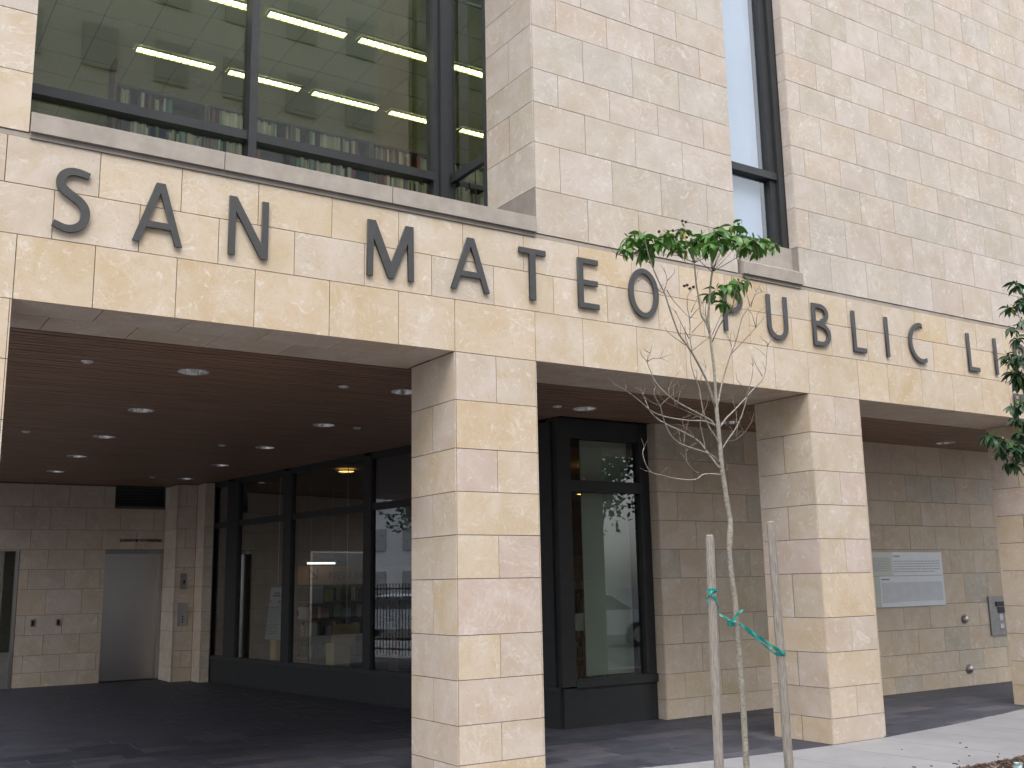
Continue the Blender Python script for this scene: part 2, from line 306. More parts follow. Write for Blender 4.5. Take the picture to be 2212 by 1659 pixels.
TREEJSON = '''{"trunk":[[1.172,-1.9,-0.02,0.025],[1.142,-1.9,0.357,0.021],[1.141,-1.9,0.61,0.0205],[1.14,-1.9,0.862,0.0205],[1.132,-1.9,1.117,0.02],[1.125,-1.9,1.303,0.0195],[1.12,-1.9,1.469,0.019],[1.1,-1.9,1.637,0.0185],[1.095,-1.9,1.795,0.018],[1.108,-1.9,1.891,0.0215],[1.119,-1.9,1.998,0.0175],[1.101,-1.9,2.109,0.0172],[1.083,-1.9,2.257,0.017],[1.07,-1.9,2.342,0.017],[1.064,-1.9,2.45,0.0158],[1.061,-1.9,2.543,0.0155],[1.052,-1.9,2.688,0.0145],[1.046,-1.9,2.797,0.014],[1.047,-1.9,2.943,0.0105],[1.043,-1.9,3.091,0.01],[1.032,-1.9,3.216,0.0095],[1.025,-1.9,3.312,0.009],[1.017,-1.9,3.343,0.0085]],"branches":[[[1.017,-1.9,3.343,0.0055],[0.988,-1.895,3.423,0.00525],[0.955,-1.892,3.465,0.005],[0.946,-1.884,3.594,0.00475],[0.935,-1.878,3.708,0.0045],[0.936,-1.87,3.84,0.00425],[0.934,-1.869,3.863,0.004]],[[1.017,-1.9,3.343,0.007],[1.004,-1.91,3.444,0.0066],[1.011,-1.922,3.556,0.0062],[1.018,-1.934,3.667,0.0058],[1.026,-1.942,3.742,0.0054],[1.035,-1.947,3.788,0.005]],[[1.036,-1.9,2.803,0.0065],[0.95,-1.922,2.968,0.00624],[0.897,-1.932,3.041,0.00597],[0.813,-1.947,3.14,0.00571],[0.761,-1.955,3.191,0.00544],[0.71,-1.963,3.234,0.00518],[0.68,-1.967,3.259,0.00491],[0.649,-1.973,3.292,0.00465],[0.577,-1.99,3.417,0.00439],[0.525,-2.004,3.522,0.00412],[0.509,-2.007,3.548,0.00386],[0.454,-2.018,3.617,0.00359],[0.393,-2.031,3.706,0.00333],[0.353,-2.042,3.783,0.00306],[0.316,-2.054,3.874,0.0028]],[[0.83,-1.9,3.18,0.004],[0.844,-1.896,3.191,0.00367],[0.85,-1.876,3.284,0.00333],[0.89,-1.842,3.43,0.003],[0.892,-1.82,3.526,0.00267],[0.917,-1.8,3.618,0.00233],[0.954,-1.789,3.664,0.002]],[[1.059,-1.9,2.812,0.005],[1.139,-1.868,2.972,0.0046],[1.23,-1.838,3.12,0.0042],[1.318,-1.811,3.249,0.0038],[1.385,-1.793,3.337,0.0034],[1.464,-1.766,3.471,0.003],[1.521,-1.748,3.561,0.0026],[1.628,-1.725,3.66,0.0022],[1.734,-1.697,3.795,0.0018]],[[1.227,-1.9,3.212,0.0025],[1.444,-1.84,3.359,0.00213],[1.606,-1.795,3.473,0.00177],[1.743,-1.756,3.579,0.0014]],[[1.042,-1.9,3.278,0.0035],[1.071,-1.94,3.378,0.0033],[1.112,-1.976,3.458,0.0031],[1.154,-2.011,3.531,0.0029],[1.151,-2.041,3.621,0.0027],[1.159,-2.056,3.656,0.0025]],[[1.017,-1.9,2.669,0.0045],[0.898,-1.925,2.688,0.00411],[0.723,-1.96,2.675,0.00373],[0.521,-2.002,2.673,0.00334],[0.39,-2.029,2.683,0.00295],[0.295,-2.049,2.707,0.00256],[0.182,-2.075,2.759,0.00217],[0.06,-2.103,2.805,0.00179],[-0.065,-2.131,2.835,0.0014]],[[1.052,-1.9,2.363,0.0058],[1.009,-1.87,2.436,0.0054],[0.976,-1.847,2.494,0.005],[0.938,-1.821,2.56,0.0046],[0.851,-1.784,2.618,0.0042],[0.761,-1.749,2.66,0.0038],[0.707,-1.727,2.688,0.0034],[0.654,-1.704,2.724,0.003],[0.612,-1.681,2.782,0.0026],[0.595,-1.662,2.856,0.0022],[0.585,-1.653,2.886,0.0018]],[[1.046,-1.9,2.406,0.005],[0.955,-1.928,2.448,0.00466],[0.855,-1.954,2.465,0.00432],[0.695,-1.997,2.48,0.00398],[0.563,-2.033,2.499,0.00364],[0.468,-2.062,2.538,0.0033],[0.408,-2.083,2.592,0.00296],[0.358,-2.106,2.66,0.00262],[0.324,-2.124,2.722,0.00228],[0.256,-2.151,2.78,0.00194],[0.25,-2.161,2.825,0.0016]],[[1.026,-1.9,2.661,0.0055],[0.987,-1.894,2.706,0.00509],[0.893,-1.883,2.744,0.00468],[0.784,-1.87,2.788,0.00427],[0.684,-1.859,2.833,0.00386],[0.596,-1.848,2.892,0.00344],[0.534,-1.839,2.959,0.00303],[0.506,-1.832,3.03,0.00262],[0.486,-1.827,3.09,0.00221],[0.519,-1.826,3.154,0.0018]],[[1.064,-1.9,2.522,0.0045],[1.013,-1.908,2.59,0.00419],[0.951,-1.916,2.65,0.00387],[0.89,-1.928,2.759,0.00356],[0.869,-1.936,2.835,0.00325],[0.848,-1.944,2.919,0.00294],[0.797,-1.954,2.999,0.00262],[0.767,-1.962,3.081,0.00231],[0.761,-1.968,3.138,0.002]],[[0.922,-1.9,2.489,0.003],[0.919,-1.876,2.61,0.00266],[0.918,-1.862,2.684,0.00232],[0.947,-1.851,2.746,0.00198],[1.007,-1.838,2.81,0.00164],[1.043,-1.826,2.874,0.0013]],[[1.054,-1.9,2.32,0.0045],[0.936,-1.928,2.32,0.00421],[0.825,-1.954,2.305,0.00392],[0.762,-1.969,2.274,0.00363],[0.643,-1.998,2.26,0.00334],[0.483,-2.035,2.264,0.00305],[0.351,-2.067,2.276,0.00276],[0.264,-2.088,2.284,0.00247],[0.203,-2.104,2.326,0.00218],[0.168,-2.114,2.401,0.00189],[0.185,-2.112,2.442,0.0016]],[[1.075,-1.9,2.664,0.005],[1.145,-1.884,2.725,0.0046],[1.265,-1.86,2.804,0.0042],[1.418,-1.829,2.911,0.0038],[1.504,-1.811,2.975,0.0034],[1.648,-1.783,3.069,0.003],[1.711,-1.766,3.157,0.0026],[1.75,-1.749,3.267,0.0022],[1.784,-1.734,3.353,0.0018],[1.877,-1.713,3.449,0.0014]],[[1.078,-1.9,2.501,0.0045],[1.114,-1.923,2.565,0.00404],[1.163,-1.95,2.637,0.00358],[1.201,-1.978,2.723,0.00312],[1.222,-2.004,2.809,0.00266],[1.23,-2.02,2.866,0.0022]]],"twigs":[[[0.227,-1.9,2.852,0.0024],[0.235,-1.891,2.899,0.0013]],[[0.52,-1.9,2.771,0.0024],[0.632,-1.877,2.847,0.00185],[0.677,-1.869,2.866,0.0013]],[[0.516,-1.9,2.771,0.0024],[0.421,-1.917,2.789,0.00203],[0.349,-1.93,2.823,0.00167],[0.298,-1.94,2.844,0.0013]],[[0.612,-1.9,2.856,0.0024],[0.615,-1.889,2.894,0.00203],[0.67,-1.868,2.967,0.00167],[0.686,-1.866,2.968,0.0013]],[[0.941,-1.9,2.695,0.0024],[0.859,-1.878,2.735,0.00218],[0.715,-1.842,2.791,0.00196],[0.633,-1.821,2.82,0.00174],[0.592,-1.808,2.876,0.00152],[0.573,-1.801,2.919,0.0013]],[[0.663,-1.9,2.778,0.0024],[0.648,-1.9,2.838,0.00185],[0.65,-1.9,2.902,0.0013]],[[0.672,-1.9,2.783,0.0024],[0.723,-1.888,2.896,0.0013]],[[0.876,-1.9,2.312,0.0024],[0.818,-1.873,2.349,0.00212],[0.785,-1.852,2.406,0.00185],[0.794,-1.837,2.479,0.00158],[0.787,-1.831,2.497,0.0013]],[[0.426,-1.9,2.309,0.0024],[0.357,-1.9,2.323,0.0013]],[[0.736,-1.9,2.469,0.0024],[0.761,-1.9,2.491,0.0013]],[[1.355,-1.9,2.902,0.0024],[1.454,-1.868,3.06,0.00185],[1.49,-1.85,3.151,0.0013]],[[1.355,-1.9,2.902,0.0024],[1.316,-1.913,2.957,0.00185],[1.232,-1.93,3.014,0.0013]],[[1.531,-1.9,3.069,0.0024],[1.491,-1.88,3.153,0.0013]],[[1.235,-1.9,2.678,0.0024],[1.26,-1.879,2.786,0.00185],[1.247,-1.863,2.869,0.0013]],[[1.147,-1.9,2.566,0.0024],[1.196,-1.921,2.574,0.00203],[1.257,-1.954,2.628,0.00167],[1.298,-1.985,2.7,0.0013]],[[1.218,-1.9,2.589,0.0024],[1.196,-1.887,2.648,0.0013]],[[1.218,-1.9,2.589,0.0024],[1.252,-1.9,2.694,0.0013]],[[0.72,-1.9,2.517,0.0024],[0.748,-1.885,2.591,0.00185],[0.79,-1.87,2.667,0.0013]],[[0.693,-1.9,2.522,0.0024],[0.694,-1.89,2.573,0.0013]],[[0.827,-1.9,2.566,0.0024],[0.789,-1.894,2.614,0.00212],[0.736,-1.887,2.647,0.00185],[0.739,-1.883,2.705,0.00158],[0.776,-1.884,2.714,0.0013]],[[0.424,-1.9,3.07,0.0024],[0.387,-1.888,3.111,0.0013]],[[0.424,-1.9,3.07,0.0024],[0.461,-1.911,3.093,0.00185],[0.522,-1.925,3.098,0.0013]],[[0.455,-1.9,3.133,0.0024],[0.418,-1.891,3.149,0.0013]],[[0.375,-1.9,2.83,0.0024],[0.359,-1.9,2.856,0.0013]],[[0.477,-1.9,2.887,0.0024],[0.491,-1.9,2.895,0.0013]],[[1.1,-1.9,2.344,0.0024],[1.119,-1.9,2.362,0.0013]],[[0.872,-1.9,2.943,0.0024],[0.879,-1.894,3.003,0.00185],[0.887,-1.89,3.041,0.0013]],[[0.906,-1.9,2.946,0.0024],[0.922,-1.893,3.014,0.00185],[0.982,-1.886,3.08,0.0013]],[[0.606,-1.9,3.595,0.0024],[0.654,-1.883,3.681,0.00185],[0.651,-1.874,3.735,0.0013]],[[0.638,-1.9,3.674,0.0024],[0.723,-1.89,3.749,0.0013]],[[0.618,-1.9,3.575,0.0024],[0.573,-1.889,3.594,0.00212],[0.529,-1.877,3.62,0.00185],[0.457,-1.857,3.674,0.00158],[0.424,-1.851,3.656,0.0013]],[[0.63,-1.9,3.606,0.0024],[0.709,-1.881,3.54,0.00185],[0.877,-1.847,3.45,0.0013]],[[0.837,-1.9,3.426,0.0024],[0.912,-1.952,3.528,0.0013]],[[0.818,-1.9,3.276,0.0024],[0.714,-1.9,3.44,0.0013]],[[0.841,-1.9,3.19,0.0024],[0.966,-1.875,3.268,0.00185],[1.041,-1.861,3.309,0.0013]],[[0.85,-1.9,3.324,0.0024],[0.98,-1.872,3.427,0.0013]],[[0.85,-1.9,3.472,0.0024],[0.915,-1.89,3.566,0.0013]],[[1.001,-1.9,3.401,0.0024],[1.009,-1.879,3.512,0.00185],[1.031,-1.87,3.563,0.0013]],[[1.046,-1.9,3.331,0.0024],[1.188,-1.848,3.496,0.0013]],[[1.445,-1.9,3.595,0.0024],[1.428,-1.889,3.705,0.0013]],[[1.455,-1.9,3.588,0.0024],[1.53,-1.877,3.698,0.00185],[1.624,-1.863,3.738,0.0013]],[[1.495,-1.9,3.437,0.0024],[1.472,-1.89,3.538,0.0013]],[[1.495,-1.9,3.437,0.0024],[1.514,-1.9,3.541,0.0013]],[[1.231,-1.9,3.262,0.0024],[1.219,-1.9,3.298,0.0013]],[[1.6,-1.9,3.302,0.0024],[1.629,-1.896,3.337,0.00185],[1.685,-1.889,3.391,0.0013]],[[1.6,-1.9,3.302,0.0024],[1.606,-1.897,3.334,0.00185],[1.563,-1.893,3.353,0.0013]],[[0.776,-1.9,3.227,0.0024],[0.702,-1.88,3.274,0.00185],[0.644,-1.863,3.319,0.0013]],[[0.83,-1.9,3.181,0.0024],[0.798,-1.89,3.275,0.00185],[0.798,-1.887,3.306,0.0013]],[[1.233,-1.9,3.544,0.0024],[1.307,-1.892,3.594,0.00185],[1.351,-1.885,3.664,0.0013]],[[0.905,-1.9,3.85,0.0024],[0.818,-1.921,3.853,0.00203],[0.696,-1.95,3.856,0.00167],[0.516,-1.992,3.819,0.0013]],[[0.905,-1.9,3.85,0.0024],[0.815,-1.862,3.892,0.00185],[0.745,-1.827,3.974,0.0013]],[[0.905,-1.9,3.85,0.0024],[0.941,-1.843,3.986,0.00185],[0.961,-1.821,4.043,0.0013]],[[0.905,-1.9,3.85,0.0024],[0.897,-1.921,3.881,0.00185],[0.882,-1.963,3.942,0.0013]],[[0.905,-1.9,3.85,0.0024],[1.019,-1.868,3.93,0.00185],[1.107,-1.844,3.99,0.0013]],[[0.91,-1.9,3.85,0.0024],[1.026,-1.933,3.909,0.00185],[1.067,-1.945,3.932,0.0013]],[[0.905,-1.9,3.85,0.0024],[0.693,-1.974,3.849,0.00185],[0.499,-2.049,3.906,0.0013]],[[0.905,-1.9,3.85,0.0024],[0.857,-1.887,3.976,0.00185],[0.85,-1.878,4.061,0.0013]],[[1.081,-1.9,3.807,0.0024],[1.002,-1.861,3.883,0.00185],[0.98,-1.845,3.93,0.0013]],[[1.081,-1.9,3.807,0.0024],[1.138,-1.831,3.975,0.00185],[1.167,-1.796,4.061,0.0013]],[[1.081,-1.9,3.807,0.0024],[1.02,-1.987,3.912,0.00185],[0.987,-2.042,3.975,0.0013]],[[1.081,-1.9,3.807,0.0024],[1.118,-1.956,3.944,0.00185],[1.135,-1.986,4.016,0.0013]],[[1.081,-1.9,3.807,0.0024],[1.332,-1.813,3.987,0.00185],[1.456,-1.77,4.084,0.0013]],[[1.081,-1.9,3.807,0.0024],[1.226,-1.978,3.901,0.00203],[1.315,-2.028,3.964,0.00167],[1.36,-2.059,4.017,0.0013]],[[1.081,-1.9,3.807,0.0024],[1.214,-1.834,3.923,0.00185],[1.672,-1.633,4.25,0.0013]],[[1.449,-1.9,4.021,0.0024],[1.534,-1.923,4.045,0.00185],[1.629,-1.949,4.077,0.0013]],[[1.081,-1.9,3.807,0.0024],[1.139,-1.889,3.912,0.00185],[1.21,-1.877,4.021,0.0013]],[[0.449,-1.9,3.942,0.0024],[0.427,-1.9,3.96,0.0013]],[[0.491,-1.9,3.778,0.0024],[0.424,-1.883,3.817,0.00203],[0.365,-1.868,3.841,0.00167],[0.323,-1.856,3.882,0.0013]],[[0.476,-1.9,3.842,0.0024],[0.468,-1.9,3.871,0.0013]],[[0.282,-1.9,3.789,0.0024],[0.209,-1.892,3.802,0.00185],[0.177,-1.888,3.812,0.0013]],[[0.338,-1.9,3.828,0.0024],[0.291,-1.9,3.783,0.00185],[0.255,-1.9,3.792,0.0013]]],"clusters":[[0.328,-2.016,3.924,1,10],[0.14,-2.075,3.789,0.8,9],[0.419,-1.946,3.85,1,10],[0.404,-2.052,3.882,0.9,9],[0.493,-2.091,3.952,0.8,8],[0.65,-1.943,3.948,0.8,8],[1.004,-1.716,4.176,0.8,8],[0.91,-1.768,4.058,0.9,9],[1.006,-1.783,4.061,0.9,9],[0.733,-2.022,3.894,0.8,8],[1.014,-1.884,4.072,1.1,11],[0.985,-1.998,4.057,1.1,10],[0.997,-2.044,3.999,1.2,11],[0.896,-2.073,3.936,1,9],[1.092,-2.026,4.09,1,10],[1.422,-1.712,4.152,1.1,10],[1.479,-1.755,4.189,1.1,11],[1.542,-1.765,4.279,0.7,8],[1.564,-1.768,4.192,1,10],[1.367,-2.035,4.048,1.1,10],[1.53,-1.984,4.098,1,11],[1.756,-1.844,4.136,0.9,9],[1.656,-1.798,4.092,0.8,7],[1.483,-1.744,3.829,1.1,11],[1.607,-1.733,3.882,0.9,9],[1.054,-2.082,3.658,0.7,7],[1.104,-1.853,3.661,1,11],[1.22,-1.824,3.622,0.8,6],[0.382,-1.897,3.939,0.9,7],[1.271,-2.042,3.984,0.8,7],[0.586,-1.912,3.984,0.8,6]],"fruits":[[0.714,-2.005,4.098],[0.795,-1.954,4.121],[0.723,-1.958,4.027],[0.644,-1.977,4.023],[0.708,-1.992,3.973],[0.796,-1.955,4.006],[0.853,-1.976,3.896],[0.196,-1.957,3.796],[0.229,-1.959,3.786],[0.24,-1.979,3.797],[0.72,-1.985,3.627],[0.758,-1.974,3.641],[0.773,-1.984,3.616],[0.792,-2.0,3.626],[0.503,-1.992,3.987],[0.891,-1.961,3.899]],"t2":[[4.67,-2.083,4.183,0.9,9],[4.726,-2.081,4.017,0.9,9],[5.09,-1.849,3.94,0.8,9],[4.752,-1.988,3.537,0.9,9],[4.822,-1.886,3.419,1,9],[4.902,-1.912,3.35,1,9],[4.734,-1.963,3.099,0.9,9],[5.074,-1.701,3.034,0.9,9],[4.164,-2.022,2.77,0.9,9],[4.432,-1.935,2.75,1,9],[4.425,-2.019,2.685,1,9],[4.853,-1.847,2.855,1,9],[4.495,-1.989,2.556,0.9,9],[4.67,-1.958,2.65,1,9],[4.586,-1.801,2.691,0.7,9]],"stakes":[[[0.861,-1.93,0.39],[0.888,-1.93,1.901]],[[1.514,-1.93,0.322],[1.485,-1.93,2.002]]],"rib":{"loopL":[[0.812,-1.96,1.528],[0.822,-1.97,1.502],[0.849,-1.96,1.521],[0.888,-1.96,1.53]],"tailL":[[0.829,-1.965,1.498],[0.81,-1.96,1.472],[0.806,-1.96,1.445],[0.831,-1.94,1.417]],"a":[[0.85,-1.96,1.502],[0.873,-1.96,1.482],[0.89,-1.96,1.45],[0.926,-1.93,1.406],[0.958,-1.9,1.373],[0.977,-1.91,1.357],[0.996,-1.93,1.345],[1.018,-1.94,1.329],[1.03,-1.96,1.319],[1.053,-1.96,1.324]],"knot":[[1.041,-1.96,1.313],[1.096,-1.96,1.311]],"tip":[[1.031,-1.96,1.321],[1.072,-1.96,1.359],[1.102,-1.96,1.378],[1.134,-1.96,1.391]],"b":[[1.096,-1.96,1.301],[1.154,-1.96,1.265],[1.214,-1.96,1.235],[1.29,-1.96,1.193],[1.373,-1.96,1.149],[1.434,-1.97,1.111],[1.513,-1.96,1.082]],"c":[[1.095,-1.96,1.299],[1.164,-1.96,1.249],[1.245,-1.96,1.195],[1.331,-1.96,1.139],[1.375,-1.96,1.109],[1.419,-1.96,1.081]]}}'''
# ================================================================ SETTING
# ---- ground
structure(MB().box(-220, 220, -220, 220, -.60, -.16).build('ground', ASPH))
structure(MB().box(-60, 60, -15.5, -3.42, -.16, -.13).build('road', ASPH))
structure(MB().box(-60, 60, -3.42, -3.27, -.16, .0).build('kerb', CONC))
structure(MB().box(-60, 60, -22, -15.5, -.16, -.02).build('far_pavement', CONC))
structure(MB().box(-9.2, -4.13, .0, 60, -.16, -.012).build('side_pavement', CONC))
# slate / sidewalk boundary follows the pillar fronts
def edge(x):
    pts = [(-9, .0), (-.2, .0), (.8, .02), (1.3, .38), (2.35, .13), (3.3, .03), (4.2, -.012), (5.0, .0), (6.2, .12), (7.4, .30), (8.4, .48), (12, .5)]
    pts = [(-9, -.01), (.8, -.01), (1.3, .30), (2.35, .12), (3.3, .03), (4.2, -.012), (5.0, .0), (6.2, .12), (7.4, .30), (8.4, .48), (14, .48)]
    for (a, b), (c, d) in zip(pts, pts[1:]):
        if a <= x <= c: return b+(d-b)*(x-a)/(c-a)
    return 0
sw = structure(MB().box(-9.2, 14, -3.27, .9, -.16, -.015).build('sidewalk', GROUT))
xs = [-8.4+.78*k for k in range(0, 29)]
for i, (a, b) in enumerate(zip(xs, xs[1:])):
    g = .004
    for (ya, yb) in ((-1.50, None), (-3.26, -1.51)):
        if yb is None:
            n = 4; top = [(a+g+(b-a-2*g)*j/n, edge(a+g+(b-a-2*g)*j/n)) for j in range(n+1)]
            pts = [(a+g+.13, ya), (b-g+.13, ya)]+top[::-1]
        else:
            if b+.13 > -1.0: continue
            pts = [(a+g+.13, ya), (b-g+.13, ya), (b-g+.13, yb), (a+g+.13, yb)]
        MB().prism(pts, -.03, 0).build('slab', CONC, sw)
# planting bed (mulch) along the kerb
def mulch():
    bed = structure(MB().box(-1.0, 14, -3.26, -1.50, -.02, -.004).build('planting_bed', simple('mulch_soil', (.055, .034, .026), .95, var=.5, vs_=30, bmp=.8)))
    mb = MB()
    for i in range(5200):
        x = random.uniform(2.9, 5.6) if i % 3 else random.uniform(-.9, 8); y = random.uniform(-3.2, -1.53 if random.random() < .985 else -1.40)
        l = random.uniform(.008, .03); a = random.uniform(0, 6.28); t = random.uniform(-.4, .4)
        mb.obox((x, y, random.uniform(.0, .022)), (l*math.cos(a), l*math.sin(a), l*t), (-l*.3*math.sin(a), l*.3*math.cos(a), 0), (0, 0, .003), random.randrange(3))
    o = mb.build('mulch', [simple('bark_chip_red', (.13, .05, .035), .9, var=.3), simple('bark_chip_brown', (.10, .065, .045), .9, var=.3), simple('bark_chip_grey', (.20, .17, .14), .9, var=.3)], kind='stuff')
    tag(o, 'reddish brown bark mulch in the planting bed at the bottom right', 'mulch')
mulch()
# little fallen bits on the sidewalk
mb = MB()
for (x, y) in [(4.15, -1.36), (4.3, -1.3), (3.75, -1.25), (3.5, -1.15), (3.3, -1.1), (3.1, -1.0), (4.6, -1.2), (4.9, -1.3), (4.45, -.6), (5.0, -.9), (5.2, -.7), (3.9, -1.31), (4.75, -1.38), (2.9, -.85), (5.4, -1.35)]:
    a = random.uniform(0, 3); l = random.uniform(.008, .018)
    mb.obox((x, y, .004), (l*math.cos(a), l*math.sin(a), 0), (-l*.4*math.sin(a), l*.4*math.cos(a), 0), (0, 0, .003))
tag(mb.build('fallen_debris', simple('dry_leaf_bits', (.05, .025, .02), .8), kind='stuff'), 'dry dark leaf bits scattered on the pale sidewalk', 'debris')
# slate floor of the arcade: pavers as far as they show, joined beyond
fl = structure(MB().box(-4.12, 14, -.008, 12.9, -.16, -.004).build('slate_floor', SGROUT))
sheet = fl
rest = MB(); cnt = 0; rowd = .285; y = -.0
r = 0
while y < 12.8:
    y1 = y+rowd
    x = -4.11+random.uniform(-.5, 0)
    while x < 13.5:
        wd = random.choice((.46, .6, .6, .72)); a, b = max(x, -4.11)+.0035, x+wd-.0035; x += wd
        if b < -4.0 or (y > 2.60 and a > 2.83) or (y > 2.44 and a > 4.2): continue
        if y > 2.6: b = min(b, 2.88)
        if b-a < .05: continue
        ya, yb = y+.0035, y1-.0035
        if y < .6:
            ea, eb = edge(a), edge(b)
            ya_, yb_ = max(ya, ea+.0), max(ya, eb+.0)
            if min(yb-ya_, yb-yb_) < .03: 
                continue
            pts = [(a, ya_), (b, yb_), (b, yb), (a, yb)]
        else: pts = [(a, ya), (b, ya), (b, yb), (a, yb)]
        h = random.uniform(-.001, .0012)
        vis = (.5 < a < 9 and y < 2.5) or (-2.8 < a < 2.6 and y < 4.6 and y > .8)
        if vis and cnt < 300: MB().prism(pts, -.004, h).build('paver', SLATE, fl); cnt += 1
        else: rest.prism(pts, -.004, h)
    y = y1; r += 1
o = rest.build('paver_field', SLATE, fl, kind='stuff')

# ---- stone courses
COURSE_LOW = [0, .24, .53, .867, 1.205, 1.641, 1.985, 2.33, 2.677, 3.073, 3.472]
UP = [4.63, 5.052, 5.49, 5.88, 6.206, 6.635, 6.97, 7.296, 7.716, 8.045, 8.375, 8.795, 9.125, 9.455, 9.875, 10.2, 10.53, 10.95, 11.28, 11.6, 12.02]
G = .0055
YEL = [(.64, .50, .34), (.62, .50, .355), (.64, .53, .39), (.62, .475, .30), (.61, .50, .37), (.65, .54, .40)]
UPC = [(0.560, 0.487, 0.426), (0.543, 0.482, 0.420), (0.594, 0.532, 0.482), (0.515, 0.476, 0.426), (0.571, 0.493, 0.409), (0.594, 0.521, 0.476), (0.526, 0.476, 0.403), (0.560, 0.482, 0.431), (0.493, 0.454, 0.409), (0.582, 0.487, 0.414)]
LOWC = [(.60, .50, .38), (.58, .49, .38), (.61, .505, .385), (.575, .475, .39), (.60, .50, .42), (.58, .495, .40)]
PINK = (.59, .475, .41)
def jit(c): k = random.uniform(.95, 1.04); return tuple(v*k for v in c)
def pull(P):
    m_ = [sum(c[i] for c in P)/len(P) for i in range(3)]
    return [tuple(v*.72+m_[i]*.28 for i, v in enumerate(c)) for c in P]
YEL, UPC, LOWC = pull(YEL), pull(UPC), pull(LOWC)
def st(parent, x0, x1, y0, y1, z0, z1, pal, face=None):
    MB().box(x0, x1, y0, y1, z0, z1).build('stone', STONE, parent, color=jit(random.choice(pal)))
def front_row(parent, js, z0, z1, pal, y=0.0, depth=.028):
    for a, b in zip(js, js[1:]):
        d = random.uniform(-.0012, .0012)
        st(parent, a+G/2, b-G/2, y+d, y+depth, z0+G/2, z1-G/2, pal)

# pillars
def pillar(x0, x1, label, left_face=True, yb=.76):
    t = thing('stone_pillar', label, 'pillar', (x0, 0, 0), 'stone pillars of the arcade')
    MB().box(x0+.022, x1-.022, .014, yb-.014, .0, 3.47).build('pillar_core', GROUT, t)
    for i, (a, b) in enumerate(zip(COURSE_LOW, COURSE_LOW[1:])):
        full_front = i % 2 == 0
        pal = LOWC+YEL[:3]+([PINK, PINK] if i in (4, 5, 7) else [])
        js = [x0+.012, x1-.002] if full_front else [x0+.012, (x0+x1)/2, x1-.002]
        front_row(t, js, a, b, pal)
        sy = [0, yb] if not full_front else [0, yb*.5, yb]
        for s0, s1 in zip(sy, sy[1:]):
            st(t, x0, x0+.0085, s0+(G if s0 else 0), s1-G, a+G/2, b-G/2, pal)        # left face panel, edge shows at the corner
            st(t, x1-.0005, x1+.008, s0+(G if s0 else 0), s1-G, a+G/2, b-G/2, pal)
        st(t, x0+.012, x1-.004, yb-.012, yb, a+G/2, b-G/2, pal)
    return t
pillar(-4.11, -3.312, 'stone clad corner pillar at the far left edge of the arcade')
pillar(0, .80, 'stone clad pillar nearest the viewer, standing left of the staked tree')
pillar(4.205, 4.995, 'stone clad pillar standing directly behind the right wooden tree stake')
pillar(8.45, 9.25, 'stone clad pillar at the right edge beyond the donor plaque')

# lintel band with the big letters, and its soffit
ln = thing('lintel_wall', 'stone band above the arcade openings that carries the large letters', 'wall', (0, 0, 3.47))
MB().box(-4.09, 12, .012, .74, 3.484, 4.62).build('wall_core', GROUT, ln)
B3 = [-4.11, -3.9, -3.3, -2.81, -2.26, -1.69, -1.10, -.51, .005, .805, 1.32, 1.94, 2.54, 3.15, 3.74, 4.235, 5.02, 5.52, 6.11, 6.69, 7.26, 7.83, 8.42, 9.27, 9.86, 10.4, 11, 11.6, 12]
B2 = [-4.11, -3.68, -3.09, -2.53, -1.97, -1.39, -.81, -.21, .39, 1.01, 1.61, 2.22, 2.80, 3.42, 4.03, 4.63, 5.22, 5.80, 6.38, 6.95, 7.54, 8.1, 8.7, 9.3, 9.9, 10.5, 11.1, 11.7, 12]
B1 = [-4.11, -3.4, -2.81, -2.25, -1.68, -1.09, -.51, .09, .70, 1.30, 1.91, 2.5, 3.1, 3.70, 4.32, 4.92, 5.52, 6.09, 6.67, 7.25, 7.81, 8.4, 9.0, 9.6, 10.2, 10.8, 11.4, 12]
front_row(ln, B3, 3.472, 3.912, YEL+YEL[:4]); front_row(ln, B2, 3.912, 4.258, YEL+LOWC[:3]); front_row(ln, B1, 4.258, 4.588, YEL+LOWC)
MB().box(-4.11, 12, .008, .03, 4.591, 4.626).build('course_strip', PRECAST, ln)
for (a, b) in ((-3.31, -.002), (.81, 4.203), (5.0, 8.448), (9.26, 12)):
    for row, (ya, yb) in enumerate(((.03, .41), (.41, .82))):
        x = a - (.3 if row else 0.02)
        while x < b:
            x0, x1 = max(a, x), min(b, x+.6)
            if x1-x0 > .03: MB().box(x0+.003, x1-.003, ya+.003, yb-.003, 3.474, 3.490).build('soffit_stone', STONE, ln, color=jit(random.choice(LOWC)))
            x += .6

# upper wall pieces
def rows(parent, x0, x1, startA, startB, pitch, pal, zmax=12.1, quirk_left=False, quirk_right=False, zmin=4.62):
    for i, (a, b) in enumerate(zip(UP, UP[1:])):
        if a >= zmax: break
        s = startA if i % 2 == 0 else startB
        js = [x0]; x = s
        while x < x1-.08:
            if x > x0+.08: js.append(x)
            x += pitch
        js.append(x1); front_row(parent, js, a, b, pal)
pw = thing('window_pier_wall', 'tall plain stone wall strip between the library window and the narrow window', 'wall', (.83, 0, 4.63))
MB().box(.842, 3.30, .012, .79, 4.63, 12).build('wall_core', GROUT, pw)
rows(pw, .842, 3.305, 1.42, 1.12, .602, UPC)
for i, (a, b) in enumerate(zip(UP, UP[1:])):
    if i == 0:
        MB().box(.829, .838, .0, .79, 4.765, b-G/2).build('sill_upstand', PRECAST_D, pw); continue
    js = [0, .79] if i % 2 == 1 else [0, .385, .79]
    for s0, s1 in zip(js, js[1:]): st(pw, .83, .8385, s0+(G if s0 else 0), s1-G, a+G/2, b-G/2, UPC)
rw = thing('upper_facade_wall', 'large stone wall rising on the right of the narrow window', 'wall', (4.2, 0, 4.63))
